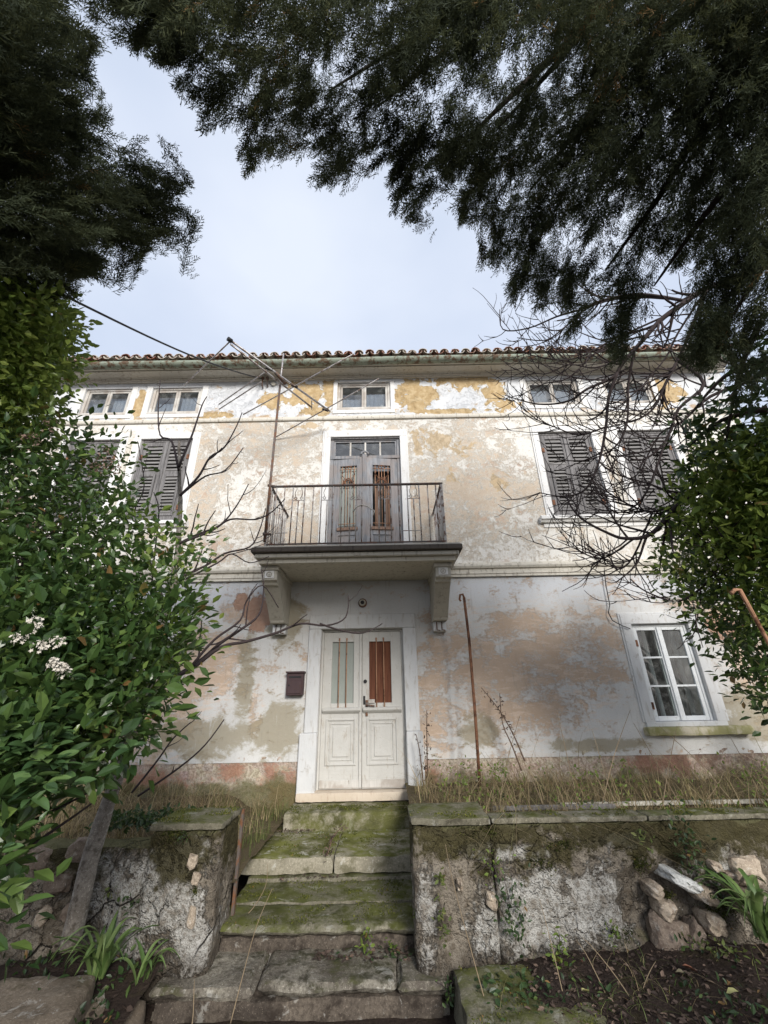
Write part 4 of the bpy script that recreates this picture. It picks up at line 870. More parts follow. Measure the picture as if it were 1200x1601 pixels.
def scatter(name, mat, tmpl, faces, pos, rot, size, parent, rnd=None, kind='stuff', **kw):
    n = len(pos); k = len(tmpl); V = np.einsum('nij,kj->nki', rot, tmpl)*np.asarray(size).reshape(n, 1, -1)+pos[:, None]
    Fs = (np.asarray(faces)[None]+(np.arange(n)*k)[:, None, None]).reshape(-1, np.asarray(faces).shape[1])
    if rnd is None: rnd = rng.random(n)
    if parent is not None: V = V-np.array(parent.location)
    return link(bpy.data.objects.new(name, mesh_np(name, V.reshape(-1, 3), Fs, mat, np.repeat(rnd, k))), parent, kind=kind, **kw)
LEAF = np.array([(0, 0, 0), (-.26, .38, .05), (.26, .38, .05), (0, .42, -.03), (-.17, .75, .02), (.17, .75, .02), (0, 1, -.08)], float)
LEAFF = [(0, 3, 1), (0, 2, 3), (1, 3, 4), (3, 2, 5), (3, 5, 6), (3, 6, 4)]
IVYL = np.array([(0, 0, 0), (-.42, .12, .02), (-.2, .45, .0), (0, .3, -.04), (.42, .12, .02), (.2, .45, 0), (0, 1, -.05)], float)
IVYF = [(0, 3, 1), (1, 3, 2), (0, 4, 3), (4, 5, 3), (2, 3, 6), (3, 5, 6)]
def rdir(n, up=0., spread=1.):
    v = rng.normal(size=(n, 3))*spread; v[:, 2] += up; return nrmz(v)
def leafy(name, mat, P, r, size, parent, up=.2, tmpl=LEAF, tf=LEAFF, out=None, clump=5, cs=.09):
    # leaves stand in small whorls at twig ends
    n = len(P); C = on_rays(P, r); pos = np.repeat(C, clump, 0)+rng.normal(size=(n*clump, 3))*cs
    ax = nrmz(nrmz(pos-np.repeat(C, clump, 0))+rdir(n*clump)*.5+np.array([0, 0, up])+(0 if out is None else np.array(out)))
    upv = nrmz(np.array([0, 0, 1.])+rng.normal(size=(n*clump, 3))*.55)
    sz = size*(.45+.9*rng.random(n*clump)); w = sz[:, None]*np.stack([np.full(n*clump, 1.), np.ones(n*clump), np.ones(n*clump)], 1)
    return scatter(name, mat, tmpl, tf, pos, frames(ax, upv), sz, parent)
def leaf_mesh(name, mat, T=LEAF, TF=LEAFF):
    return mesh_np(name, T, TF, mat, smooth=True)
def branchy(bb, pts, r0, r1, n=6):
    k = len(pts); bb.tube(pts, [r0+(r1-r0)*i/(k-1) for i in range(k)], n)
def smooth_pts(pts, m=4):
    pts = [Vector(p) for p in pts]; out = []
    for i in range(len(pts)-1):
        p0, p1, p2, p3 = pts[max(i-1, 0)], pts[i], pts[i+1], pts[min(i+2, len(pts)-1)]
        for k in range(m):
            t = k/m; out.append(.5*((2*p1)+(-p0+p2)*t+(2*p0-5*p1+4*p2-p3)*t*t+(-p0+3*p1-3*p2+p3)*t**3))
    out.append(pts[-1]); return out
# ------------------------------------------------------------------ cypresses
def spray_template(seed):
    rg = np.random.default_rng(seed); V = []; Fc = []
    def blade(a, b, w, nrm):
        a, b = np.array(a), np.array(b); d = b-a; s = np.cross(d, nrm); s = s/np.linalg.norm(s)*w; m = a+d*.45; i = len(V)
        V.extend([a, m+s, b, m-s]); Fc.append((i, i+1, i+2, i+3))
    ax = lambda t: np.array([.05*math.sin(t*2.+seed), t, -.10*t*t])
    for k in range(4): blade(ax(k/4-.03), ax((k+1)/4+.05), .020, np.array([rg.normal()*.6, .1, 1]))
    for k in range(11):
        t = .06+.86*k/11; s = 1 if k % 2 else -1; L = (.42-.27*t)*rg.uniform(.75, 1.2); d = np.array([s*.75, .75, rg.normal()*.45]); d /= np.linalg.norm(d); a = ax(t); e = a+d*L+np.array([0, 0, -.07*L])
        blade(a, e, .021, np.array([rg.normal()*.5, rg.normal()*.3, 1]))
        q = a+d*L*.5; blade(q, q+np.array([s*.25, .8, rg.normal()*.4])*L*.5, .019, np.array([rg.normal(), rg.normal(), 1]))
    return np.array(V), Fc
TK = .4
SP = [spray_template(s) for s in range(4)]
def cypress(name, label, trunk, polys, limb_targets, holes=(), dirf=None, tassels=(), fatk=.085):
    root = empty(name, (trunk[0][0], trunk[0][1], trunk[0][2]), label, 'tree')
    b_ = B(); pts = smooth_pts([Vector(p)-root.location for p in trunk], 3); branchy(b_, pts, .26, .05, 9); b_.obj('trunk', M['barkdark'], root)
    allP = []; allR = []
    for poly, n, r0, r1 in polys:
        P = sample(poly, n)
        keep = np.ones(len(P), bool)
        for hx, hy, hr in holes: keep &= (np.hypot(P[:, 0]-hx, P[:, 1]-hy) > hr*rng.uniform(.55, 1.25, len(P)))
        nz = np.array([mn.noise(Vector((p[0]/55, p[1]/55, 3.3))) for p in P]); edge = rng.random(len(P)) < np.clip(.98+nz*.35, .5, 1)
        P = P[keep & edge]; allP.append(P); allR.append(rng.uniform(r0, r1, len(P)))
    for tx, ty, bx_, by_, wd, cnt, r0 in tassels:
        cnt = max(3, int(cnt*TK))
        t_ = rng.uniform(0, 1, cnt); q = np.stack([tx+(bx_-tx)*t_, ty+(by_-ty)*t_], 1)+rng.normal(size=(cnt, 2))*(wd*(.25+.75*t_))[:, None]; allP.append(q); allR.append(rng.uniform(r0-.25, r0+.25, cnt))
    P = np.concatenate(allP); r = np.concatenate(allR); C = on_rays(P, r); nt = sum(max(3, int(t_[5]*TK)) for t_ in tassels)
    # limbs
    tops = [Vector(p) for p in trunk]
    for k, (px, py, rr, ht) in enumerate(limb_targets):
        e = Vector(onR(px, py, rr)); zz = ht; t0 = min(tops, key=lambda q: abs(q.z-zz)).copy(); t0.z = zz; e = t0.lerp(e, .84)+Vector((0, 0, .12)); mid = t0.lerp(e, .45)+Vector((random.uniform(-.2, .2), random.uniform(-.2, .2), .45)); m2 = t0.lerp(e, .75)+Vector((random.uniform(-.12, .12), random.uniform(-.12, .12), .22))
        b_ = B(); branchy(b_, smooth_pts([t0-root.location, mid-root.location, m2-root.location, e-root.location], 5), .055, .006, 6); b_.obj('branch', M['barkdark'], root)
    # plumes: each sample is a drooping plume of several sprays
    m = 28; n = len(C); D = dirf(C, P)
    idx = np.repeat(np.arange(n), m); tt = rng.uniform(0, 1, n*m); Lp = np.repeat(rng.uniform(.4, .8, n), m); thin_ = np.repeat(np.arange(n) >= n-nt, m); fat = (.015+np.where(thin_, .04, .075)*tt**.7); Lp = np.where(thin_, Lp*.6, Lp)
    off = rng.normal(size=(n*m, 3)); off -= D[idx]*(off*D[idx]).sum(1, keepdims=True); sz = rng.uniform(.085, .17, n*m)
    ax = nrmz(D[idx]+off*.38); upv = rdir(n*m, .4); pos = C[idx]-D[idx]*(tt*Lp)[:, None]+off*fat[:, None]-ax*sz[:, None]*.8; which = rng.integers(0, 4, n*m)
    tone = np.clip(np.repeat(np.array([mn.noise(Vector(c)*1.4) for c in C])*.6+.42, m)+rng.normal(size=n*m)*.16, 0, 1)
    dv = pos-CAM; w_ = dv@cF; qx = 600+FPX*(dv@cR)/w_; qy = 800.5-FPX*(dv@cU)/w_; live = np.ones(n*m, bool)
    for hx, hy, hr in holes: live &= np.hypot(qx-hx, qy-hy) > hr*rng.uniform(.5, 1.35, n*m)
    for s in range(4):
        k = (which == s) & live; V_, F_ = SP[s]
        scatter('foliage', M['cyp'], V_, F_, pos[k], frames(ax[k], upv[k]), sz[k], root, tone[k])
    return root
def dir_hang(C, P):
    o = nrmz(C-np.array([3.4, -6.2, 5.0])); d = np.stack([o[:, 0]*.55, o[:, 1]*.55, np.full(len(C), -.75)], 1); d += rng.normal(size=d.shape)*.25; return nrmz(d)
def dir_out(C, P):
    o = nrmz(C-np.array([-4.2, -6.2, 3.2])); d = np.stack([o[:, 0]*.9, o[:, 1]*.6, np.clip(o[:, 2], -.2, .3)*.6+.08], 1); d += rng.normal(size=d.shape)*.3; return nrmz(d)
mainR = [(120, -60), (160, 20), (215, 60), (262, 75), (300, 110), (345, 110), (384, 170), (440, 150), (498, 190), (540, 150), (590, 200), (628, 250), (664, 190), (700, 270), (740, 300), (760, 370), (800, 420), (850, 420), (930, 410), (990, 400), (1060, 440), (1110, 480), (1290, 520), (1290, -60)]
TAS = [(168, 62, 190, -30, 18, 34, 4.3), (205, 95, 215, 0, 16, 34, 4.3), (252, 112, 252, 10, 16, 34, 4.2), (120, 40, 150, -40, 18, 20, 4.3), (232, 110, 235, 60, 10, 10, 4.2), (312, 212, 285, 120, 14, 26, 4.2), (348, 165, 335, 90, 13, 16, 4.3), (385, 275, 375, 170, 18, 34, 4.1), (412, 258, 420, 160, 14, 22, 4.3), (455, 215, 450, 130, 14, 20, 4.2), (498, 297, 490, 180, 18, 38, 4.0), (523, 285, 520, 190, 10, 14, 4.2), (575, 285, 560, 170, 14, 26, 4.1), (612, 340, 605, 220, 12, 24, 4.0), (632, 362, 628, 230, 16, 40, 3.9), (662, 300, 655, 200, 10, 18, 4.1), (715, 362, 705, 250, 16, 36, 4.0), (690, 330, 690, 240, 11, 18, 4.2), (765, 375, 745, 280, 16, 30, 4.1), (748, 430, 790, 390, 14, 24, 4.0), (790, 475, 815, 400, 18, 40, 3.9), (835, 500, 860, 420, 15, 28, 3.9), (880, 540, 890, 430, 13, 30, 4.0), (955, 590, 965, 420, 17, 54, 3.9), (1060, 580, 1120, 550, 10, 24, 3.8), (1090, 590, 1150, 540, 12, 26, 3.8), (1150, 640, 1180, 500, 14, 24, 4.0), (1110, 560, 1130, 470, 14, 18, 4.)]
thin = [(120, -60), (190, 40), (262, 80), (384, 150), (470, 140), (560, 180), (628, 230), (680, 160), (690, -60)]
drape = [(1090, 440), (1290, 440), (1290, 640), (1200, 600), (1150, 560), (1120, 560), (1100, 600), (1085, 560), (1060, 560), (1075, 500)]
tip1 = [(862, 430), (905, 430), (900, 520), (880, 545), (865, 500)]; tip2 = [(930, 420), (990, 420), (985, 520), (955, 590), (938, 560), (930, 480)]
tip3 = [(1070, 545), (1180, 520), (1200, 590), (1130, 590), (1075, 575)]
dense = [(690, -60), (660, 160), (700, 290), (800, 400), (940, 420), (1060, 450), (1290, 500), (1290, -60)]
HOL = [(490, 80, 16), (500, 112, 13), (478, 130, 9), (680, 140, 18), (690, 165, 13), (675, 235, 13), (765, 160, 26), (800, 90, 18), (790, 110, 15), (740, 140, 14), (860, 120, 18), (640, 60, 9), (1055, 188, 14), (1110, 212, 10), (1000, 45, 9), (1035, 320, 12), (1110, 320, 10), (985, 390, 13), (895, 365, 12), (855, 360, 10), (365, 95, 15), (420, 60, 12), (430, 110, 12), (345, 30, 11), (560, 40, 8), (640, 170, 9), (1020, 250, 8), (960, 300, 7)]
cypress('cypress_tree', 'huge dark cypress whose branches hang over the top right of the view', [(3.5, -6.3, -.85), (3.5, -6.25, 3), (3.45, -6.2, 7), (3.4, -6.15, 11)],
    [(dense, 520, 3.8, 5.6), (mainR, 480, 3.4, 4.8), (thin, 80, 3.2, 4.6), (drape, 12, 3.6, 4.4)],
    [(620, 330, 4.3, 6.5), (500, 80, 4.2, 7.), (385, 240, 4.4, 7.6), (300, 140, 4.6, 8.), (480, 260, 4.4, 7.2), (760, 380, 4.6, 5.8), (960, 520, 4.0, 4.2), (880, 500, 4.0, 4.6), (700, 280, 4.4, 6.2), (1080, 580, 3.9, 3.8), (900, 200, 4.6, 6), (1000, 350, 4.4, 5), (680, 60, 4.4, 7.5), (840, 60, 4.4, 7)], HOL, dir_hang, TAS)
mainL = [(-90, -60), (150, -60), (140, 40), (125, 70), (140, 120), (145, 160), (130, 185), (145, 225), (180, 260), (225, 290), (262, 305), (270, 340), (230, 360), (185, 375), (165, 400), (130, 425), (85, 440), (-90, 460)]
TASL = [(328, 352, 230, 330, 9, 40, 4.3), (305, 285, 240, 315, 9, 34, 4.3), (250, 268, 210, 300, 9, 22, 4.4), (255, 398, 200, 360, 9, 26, 4.2), (205, 445, 150, 405, 10, 28, 4.2), (130, 462, 80, 430, 9, 18, 4.2), (178, 225, 130, 210, 9, 22, 4.5), (182, 195, 120, 170, 9, 18, 4.5), (165, 65, 110, 60, 10, 18, 4.6), (172, 140, 120, 130, 9, 18, 4.6), (310, 378, 240, 355, 8, 22, 4.2)]
denseL = [(-90, -60), (130, -60), (130, 150), (150, 220), (190, 290), (190, 370), (110, 430), (-90, 450)]
cypress('cypress_tree', 'dark cypress whose flat sprays fill the top left corner', [(-4.3, -6.2, -.85), (-4.3, -6.2, 3), (-4.25, -6.2, 6), (-4.2, -6.2, 9.5)],
    [(mainL, 300, 3.6, 5.2), (denseL, 280, 3.8, 5.6)], [(300, 340, 4.3, 3.4), (200, 390, 4.3, 3.0), (160, 200, 4.5, 5.2), (140, 60, 4.6, 6.4), (80, 420, 4.2, 2.6), (200, 270, 4.4, 4.4)], [(75, 35, 8), (165, 110, 7), (20, 160, 10), (105, 178, 6), (160, 330, 5), (140, 380, 6), (15, 320, 7)], dir_out, TASL)
# ------------------------------------------------------------------ left viburnum
vb_ = empty('viburnum_bush', (-2.6, -4.0, -.6), 'large glossy evergreen bush with small white flowers filling the left side', 'bush')
polyV = [(-60, 640), (60, 648), (130, 662), (185, 695), (205, 722), (185, 770), (215, 838), (262, 800), (300, 815), (318, 858), (290, 915), (305, 975), (290, 1040), (255, 1090), (262, 1150), (236, 1220), (180, 1228), (140, 1290), (60, 1330), (40, 1420), (-60, 1530)]
up_ = [(-60, 650), (130, 665), (200, 720), (190, 780), (230, 840), (300, 830), (305, 860), (285, 930), (-60, 930)]
lo_ = [(-60, 930), (285, 930), (295, 985), (275, 1040), (235, 1090), (235, 1140), (190, 1165), (100, 1180), (45, 1225), (-15, 1270), (-40, 1400), (-60, 1480)]
def rr_(P, j): return np.interp(P[:, 1], [640, 900, 1200, 1500], [4.3, 3.6, 3.0, 2.5])+rng.uniform(-j, j, len(P))
P = sample(up_, 900); leafy('foliage', M['viburnum'], P, rr_(P, .55), .066, vb_, cs=.10)
P = sample(lo_, 1750); leafy('foliage', M['viburnum'], P, rr_(P, .6), .082, vb_, cs=.10)
P = sample([(-60, 700), (130, 720), (200, 860), (200, 1150), (60, 1240), (-60, 1380)], 900); leafy('foliage', M['viburnum'], P, rr_(P, .3)+.7, .09, vb_)
fr = [(205, 800), (315, 790), (330, 870), (320, 950), (315, 1010), (270, 1120)]
P = sample([(190, 780), (240, 820), (300, 795), (325, 850), (315, 960), (320, 1000), (280, 1090), (240, 1090)], 90); leafy('foliage', M['laurel'], P, rr_(P, .3), .07, vb_, clump=4)
for k in range(26):      # stems
    tx, ty = sample(polyV, 1)[0]; e = Vector(onR(tx, ty, float(np.interp(ty, [640, 900, 1200, 1500], [4.3, 3.6, 3.0, 2.5])))); s = Vector((-2.7+random.uniform(-.5, .5), -4.1+random.uniform(-.4, .4), -.6)); mid = s.lerp(e, .5)+Vector((random.uniform(-.2, .1), random.uniform(-.1, .1), .25))
    b_ = B(); branchy(b_, smooth_pts([s-vb_.location, mid-vb_.location, e-vb_.location], 5), .022, .004, 5); b_.obj('stem', M['twig'], vb_)
def fine_leaf(w, bend, fold):
    V = [(0, 0, 0)]; Fc = []; ns = 7
    for i in range(1, ns):
        t = i/ns; ww = w*math.sin(math.pi*t**.85)**.8*.5; z = -bend*t*t
        V += [(-ww, t, z+fold*ww), (-ww*.5, t, z+fold*ww*.45+.01*math.sin(i*2)), (0, t, z), (ww*.5, t, z+fold*ww*.45+.01*math.cos(i*2)), (ww, t, z+fold*ww)]
    V.append((0, 1, -bend)); k = len(V)-1
    for j in range(4): Fc.append((0, 2+j, 1+j)); Fc.append((k-5+j, k-4+j, k))
    for i in range(ns-2):
        for j in range(4): a = 1+5*i+j; Fc += [(a, a+1, a+6), (a, a+6, a+5)]
    return V, Fc
lm = [mesh_np('leaf', *fine_leaf(*q), M['viburnum_o'], smooth=True) for q in ((.50, .25, .35), (.58, .12, .5), (.44, .4, .25), (.55, -.1, .4))]
near = [((0, 1095), (125, 1100), (130, 1200), (115, 1300), (60, 1330), (0, 1340))]
cen = [(tuple(p), float(np.interp(p[1], [640, 900, 1200, 1500], [3.7, 3.0, 2.35, 2.0]))) for p in np.concatenate([sample([(-10, 1090), (90, 1100), (95, 1190), (70, 1250), (20, 1290), (-5, 1380), (-10, 1460)], 26), sample([(-10, 900), (230, 900), (250, 1060), (220, 1180), (140, 1240), (-10, 1200)], 20)])]
for (p, r_) in cen:
    c = Vector(onR(p[0], p[1], r_)); base = random.uniform(0, 6.3)
    for j in range(6):
        a = base+j*2.4; d = Vector((math.cos(a), math.sin(a), random.uniform(-.1, .5))).normalized(); u = Vector((random.gauss(0, .3), random.gauss(0, .3)-.25, 1))
        x = d.cross(u).normalized(); z = x.cross(d); o = link(bpy.data.objects.new('leaf', lm[random.randrange(4)]), vb_); s = random.uniform(.055, .10)
        mt = Matrix((x, d, z)).transposed().to_4x4(); mt.translation = c-vb_.location+d*.01; o.matrix_local = mt @ Matrix.Scale(s, 4)
def flowers(px, py, r, parent, mat, R_=.045, n=34, name='flower_cluster'):
    c = np.array(onR(px, py, r)); q = rdir(n, .6)*R_*rng.uniform(.5, 1, (n, 1)); T = np.array([(np.cos(a)*w, np.sin(a)*w, 0) for a in np.arange(0, 6.28, 6.2832/10) for w in [1]])
    T = np.array([(math.cos(k*math.pi/5)*(1 if k % 2 == 0 else .5), math.sin(k*math.pi/5)*(1 if k % 2 == 0 else .5), 0) for k in range(10)]+[(0, 0, -.3)])
    TF = [(k, (k+1) % 10, 10) for k in range(10)]
    scatter(name, mat, T, TF, c+q, frames(rdir(n), nrmz(q+np.array([0, -.02, .02]))), rng.uniform(.007, .012, n), parent, kind='stuff')
for px, py in ((30, 998), (45, 985), (62, 1012), (55, 975), (88, 1003), (92, 1045), (80, 1040), (100, 1052)): flowers(px, py, 2.55, vb_, M['petal'], .035)
for px, py in ((165, 715), (150, 735), (178, 730), (60, 825), (45, 690), (75, 668), (20, 790)): flowers(px, py, 3.75, vb_, M['seed'], .07, 60, 'seed_head')
# ------------------------------------------------------------------ bright bush in the upper left, behind
lb = empty('laurel_tree', (-3.5, -4.4, -.5), 'tall bright green leafy tree below the left cypress', 'tree')
b_ = B(); branchy(b_, smooth_pts([(0, 0, -.4), (.1, .0, 2), (.2, .1, 4.6)], 5), .09, .03, 7); b_.obj('trunk', M['barkdark'], lb)
P = sample([(-70, 440), (60, 450), (100, 475), (120, 510), (112, 560), (95, 600), (75, 640), (80, 665), (-70, 690)], 1500); leafy('foliage', M['laurel'], P, rng.uniform(3.8, 4.6, len(P)), .06, lb, cs=.06)
P = sample([(-70, 460), (40, 470), (80, 530), (70, 620), (40, 660), (-70, 680)], 700); leafy('foliage', M['viburnum'], P, rng.uniform(4.6, 5.4, len(P)), .07, lb)
# ------------------------------------------------------------------ right bush and ivy
vr = empty('viburnum_bush', (6.5, -1.6, 0.0), 'dense green bush with a few white flowers hiding the right end of the facade', 'bush')
polyR = [(1085, 745), (1125, 705), (1150, 690), (1290, 690), (1290, 1130), (1190, 1095), (1155, 1070), (1120, 1000), (1075, 955), (1050, 925), (1030, 870), (1042, 820)]
P = sample(polyR, 950); leafy('foliage', M['viburnum'], P, rng.uniform(5.2, 6.6, len(P)), .085, vr, clump=6, cs=.11)
P = sample([(1075, 750), (1290, 700), (1290, 1000), (1130, 960), (1040, 900), (1035, 830)], 650); leafy('foliage', M['laurel'], P, rng.uniform(5.0, 5.7, len(P)), .075, vr, clump=5, cs=.11)
P = sample([(1110, 690), (1290, 700), (1290, 880), (1120, 860), (1060, 800)], 650); leafy('foliage', M['laurel'], P, rng.uniform(4.9, 5.5, len(P)), .08, vr)  # brighter leaf colour paints the sunlit look onto the upper part
P = sample([(1080, 820), (1290, 800), (1290, 1150), (1180, 1090), (1120, 1000), (1090, 930)], 450); leafy('foliage', M['ivy'], P, rng.uniform(6.2, 7.2, len(P)), .1, vr)
for k in range(12):
    tx, ty = sample(polyR, 1)[0]; e = Vector(onR(tx, ty, 5.8)); s = Vector((6.6+random.uniform(-.3, .5), -1.6+random.uniform(-.3, .3), .05)); mid = s.lerp(e, .5)+Vector((.3, 0, .5))
    b_ = B(); branchy(b_, smooth_pts([s-vr.location, mid-vr.location, e-vr.location], 5), .03, .006, 5); b_.obj('stem', M['twig'], vr)
for px, py in ((1072, 868), (1065, 880), (1052, 852), (1028, 905), (1057, 945), (1086, 950), (1045, 940), (1042, 960), (1118, 880)): flowers(px, py, 5.1, vr, M['petal'], .05, 24)
iv = empty('ivy_clad_tree', (6.4, -2.4, -.5), 'ivy-covered tree with ragged dark leaves at the right edge under the cypress', 'tree')
b_ = B(); branchy(b_, smooth_pts([(0, 0, -.4), (-.15, 0, 2.5), (-.3, .1, 5.8)], 5), .12, .05, 7); b_.obj('trunk', M['barkdark'], iv)
for a, c in (((1200, 560), (1085, 640)), ((1200, 640), (1075, 700)), ((1190, 500), (1135, 690))):
    b_ = B(); branchy(b_, smooth_pts([Vector(onR(*a, 4.9))-iv.location, (Vector(onR(*a, 4.9))+Vector(onR(*c, 4.9)))/2-iv.location+Vector((0, 0, .1)), Vector(onR(*c, 4.9))-iv.location], 4), .03, .008, 5); b_.obj('branch', M['barkdark'], iv)
P = sample([(1135, 560), (1290, 470), (1290, 700), (1140, 700), (1130, 640), (1145, 600)], 200); leafy('foliage', M['ivy'], P, rng.uniform(4.6, 5.4, len(P)), .085, iv, -.3, IVYL, IVYF)
P = sample([(1055, 650), (1120, 620), (1135, 700), (1090, 740), (1050, 705)], 45); leafy('foliage', M['ivy'], P, rng.uniform(4.6, 5.2, len(P)), .085, iv, -.3, IVYL, IVYF)
P = sample([(1120, 690), (1290, 640), (1290, 760), (1130, 760)], 150); leafy('foliage', M['laurel'], P, rng.uniform(5.0, 5.5, len(P)), .08, iv, -.2, IVYL, IVYF)
# ------------------------------------------------------------------ bare trees
def twigs(pts, r0, n, lens, parent, depth=2, up=.55, mat='twig', name='branch'):
    # a limb with side twigs that curve upwards at their ends; each limb with its twigs is one part
    b_ = B(); pl = smooth_pts([Vector(p)-parent.location for p in pts], 4); branchy(b_, pl, r0, .006, 6)
    def sub(pl, r0, n, L, dep):
        for k in range(n):
            t = random.uniform(.12, .98); i = min(int(t*(len(pl)-1)), len(pl)-2); p = pl[i].lerp(pl[i+1], random.random()); d = (pl[i+1]-pl[i]).normalized()
            s = Vector((random.gauss(0, 1), random.gauss(0, .7), random.gauss(0, 1))); s = (s-d*s.dot(d)).normalized(); v = (d*.7+s*.75).normalized(); l = L*random.uniform(.45, 1.15); q = [p]; r = max(.0055, r0*(1-t)*.55+.0035)
            m = 6
            for j in range(m):
                v = (v+Vector((0, 0, up*.17))+Vector((random.gauss(0, .10), random.gauss(0, .08), random.gauss(0, .10)))).normalized(); q.append(q[-1]+v*l/m)
            b_.tube(q, [r*(1-.55*j/m) for j in range(m+1)], 4, False)
            if dep > 1: sub(q, r, random.randint(1, 3), L*.5, dep-1)
    sub(pl, r0, n, lens, depth); return b_.obj(name, M[mat], parent)
ft = empty('bare_fig_tree', onY(112, 1470, -2.95), 'bare grey-trunked young tree rising through the left bush', 'tree')
tk = [(108, 1480, -2.97), (128, 1400, -2.95), (150, 1310, -2.92), (182, 1215, -2.9), (215, 1120, -2.85), (236, 1065, -2.8), (250, 1000, -2.75), (268, 930, -2.7), (279, 850, -2.65), (280, 760, -2.6), (279, 690, -2.55)]
pts = smooth_pts([Vector(onY(*p))-ft.location for p in tk], 4); b_ = B(); n = len(pts); b_.tube([p+Vector((mn.noise(p*4), mn.noise(p*4+Vector((9, 0, 0))), 0))*.02 for p in pts], [(.058*(1-k/n)**.85+.013)*(1+.15*mn.noise(pts[k]*7)) for k in range(n)], 11); b_.obj('trunk', M['bark'], ft)
def PX(L, Y0, Y1): return [onY(x, y, Y0+(Y1-Y0)*i/(len(L)-1)) for i, (x, y) in enumerate(L)]
FB = [([(279, 735), (268, 690), (250, 680), (247, 640), (250, 595)], .016, 3), ([(279, 730), (300, 680), (315, 635), (323, 620)], .016, 2), ([(281, 775), (310, 745), (328, 715), (350, 700), (370, 665), (378, 645)], .016, 5), ([(281, 775), (320, 745), (352, 735), (380, 700)], .012, 3),
    ([(279, 850), (310, 835), (345, 820), (370, 790), (388, 757)], .015, 5), ([(279, 850), (330, 830), (360, 812), (400, 812), (425, 800), (445, 780)], .014, 4), ([(275, 905), (320, 885), (352, 865), (390, 855), (405, 830), (415, 795)], .014, 5), ([(290, 905), (340, 880), (362, 866), (390, 880), (420, 870)], .010, 2),
    ([(230, 1075), (265, 1062), (310, 1035), (345, 1005), (375, 985), (405, 960), (412, 920), (408, 890)], .024, 4), ([(265, 1062), (300, 1045), (345, 1012), (385, 1003), (430, 990), (470, 975), (510, 978), (540, 965), (545, 930)], .020, 2), ([(500, 975), (530, 985), (560, 990), (580, 985), (597, 975)], .010, 0), ([(300, 1040), (335, 1000), (375, 970), (385, 940), (410, 915), (435, 950)], .014, 3), ([(250, 1010), (235, 960), (240, 880), (248, 800), (240, 770)], .012, 3),
    ([(260, 950), (225, 850), (210, 800), (225, 760), (215, 690)], .010, 2)]
for L, r, k in FB: twigs(PX(L, -2.75, -2.2), r, k, .42, ft, 1)
for L in (([(205, 1240), (245, 1190), (270, 1155), (297, 1130)]), ([(215, 1245), (280, 1200), (320, 1165), (350, 1125)])): twigs(PX(L, -2.6, -2.3), .010, 2, .2, ft, 1)
bt = empty('bare_fig_tree', (5.0, -3.3, -.6), 'bare dark-twigged tree reaching in from the right edge across the facade', 'tree')
b_ = B(); branchy(b_, smooth_pts([(0, 0, -.3), (.1, 0, 1.5), (.05, .05, 3.2), (-.1, .1, 5.4)], 4), .14, .06, 8); b_.obj('trunk', M['barkdark'], bt)
TB = [([(1300, 660), (1200, 688), (1172, 702), (1147, 731), (1110, 760), (1062, 788), (1019, 834), (978, 842), (947, 832), (909, 811), (890, 788), (885, 772)], .042, 9, -3.3, -2.6),
    ([(1300, 380), (1190, 420), (1105, 451), (1060, 480), (1031, 502), (1002, 535), (973, 568), (958, 590), (918, 608), (888, 627), (841, 632), (789, 618)], .044, 12, -3.3, -2.5),
    ([(960, 588), (951, 623), (947, 667), (936, 722), (915, 765), (880, 776), (842, 770)], .020, 7, -2.75, -2.5), ([(985, 560), (982, 600), (980, 660), (960, 700), (915, 720), (870, 718)], .016, 7, -2.8, -2.4),
    ([(1060, 470), (1000, 460), (943, 469), (907, 484), (870, 495), (826, 513), (786, 515), (781, 484)], .020, 8, -3.0, -2.5), ([(1050, 470), (980, 465), (921, 480), (881, 513), (852, 532), (808, 528)], .018, 7, -2.9, -2.6),
    ([(1105, 451), (1070, 540), (1040, 600), (1020, 640), (985, 660), (960, 655)], .022, 8, -3.1, -2.5), ([(1150, 560), (1100, 600), (1060, 640), (1040, 690), (1000, 720), (960, 700)], .022, 7, -3.2, -2.6), ([(1300, 560), (1180, 590), (1110, 620), (1065, 660), (1030, 680), (1000, 740)], .024, 7, -3.3, -2.6),
    ([(1147, 731), (1130, 790), (1140, 850), (1125, 880), (1100, 915), (1060, 940), (1010, 925), (985, 905)], .018, 4, -3.0, -2.6), ([(1175, 700), (1165, 760), (1150, 820), (1135, 850), (1060, 840)], .020, 4, -3.1, -2.7), ([(1110, 760), (1060, 770), (1010, 755), (960, 740), (935, 720)], .014, 6, -2.9, -2.5),
    ([(978, 842), (945, 872), (912, 865), (895, 850)], .010, 2, -2.7, -2.5), ([(1300, 900), (1200, 880), (1160, 865), (1138, 850)], .014, 3, -3.0, -2.9), ([(1030, 500), (960, 530), (900, 560), (850, 560), (800, 545)], .014, 8, -2.9, -2.5), ([(1002, 535), (940, 545), (890, 590), (850, 600), (810, 620)], .013, 6, -2.8, -2.5),
    ([(973, 568), (930, 575), (890, 570), (850, 585), (815, 575)], .012, 5, -2.8, -2.5), ([(947, 667), (905, 680), (868, 668), (835, 655)], .010, 5, -2.7, -2.5), ([(1062, 788), (1020, 800), (985, 790), (940, 765), (905, 760)], .012, 5, -2.9, -2.5), ([(1019, 834), (990, 870), (965, 890), (950, 870), (925, 885)], .010, 4, -2.7, -2.5), ([(1040, 690), (1010, 770), (975, 800), (930, 800)], .012, 5, -2.9, -2.6), ([(1130, 480), (1080, 560), (1010, 600), (960, 640), (920, 650)], .014, 8, -3.1, -2.5), ([(1120, 470), (1060, 520), (1040, 560), (1000, 610), (990, 650)], .014, 8, -3.1, -2.6)]
have = [Vector(bt.location)+Vector((.0, .1, z)) for z in (2., 3., 4., 5.)]
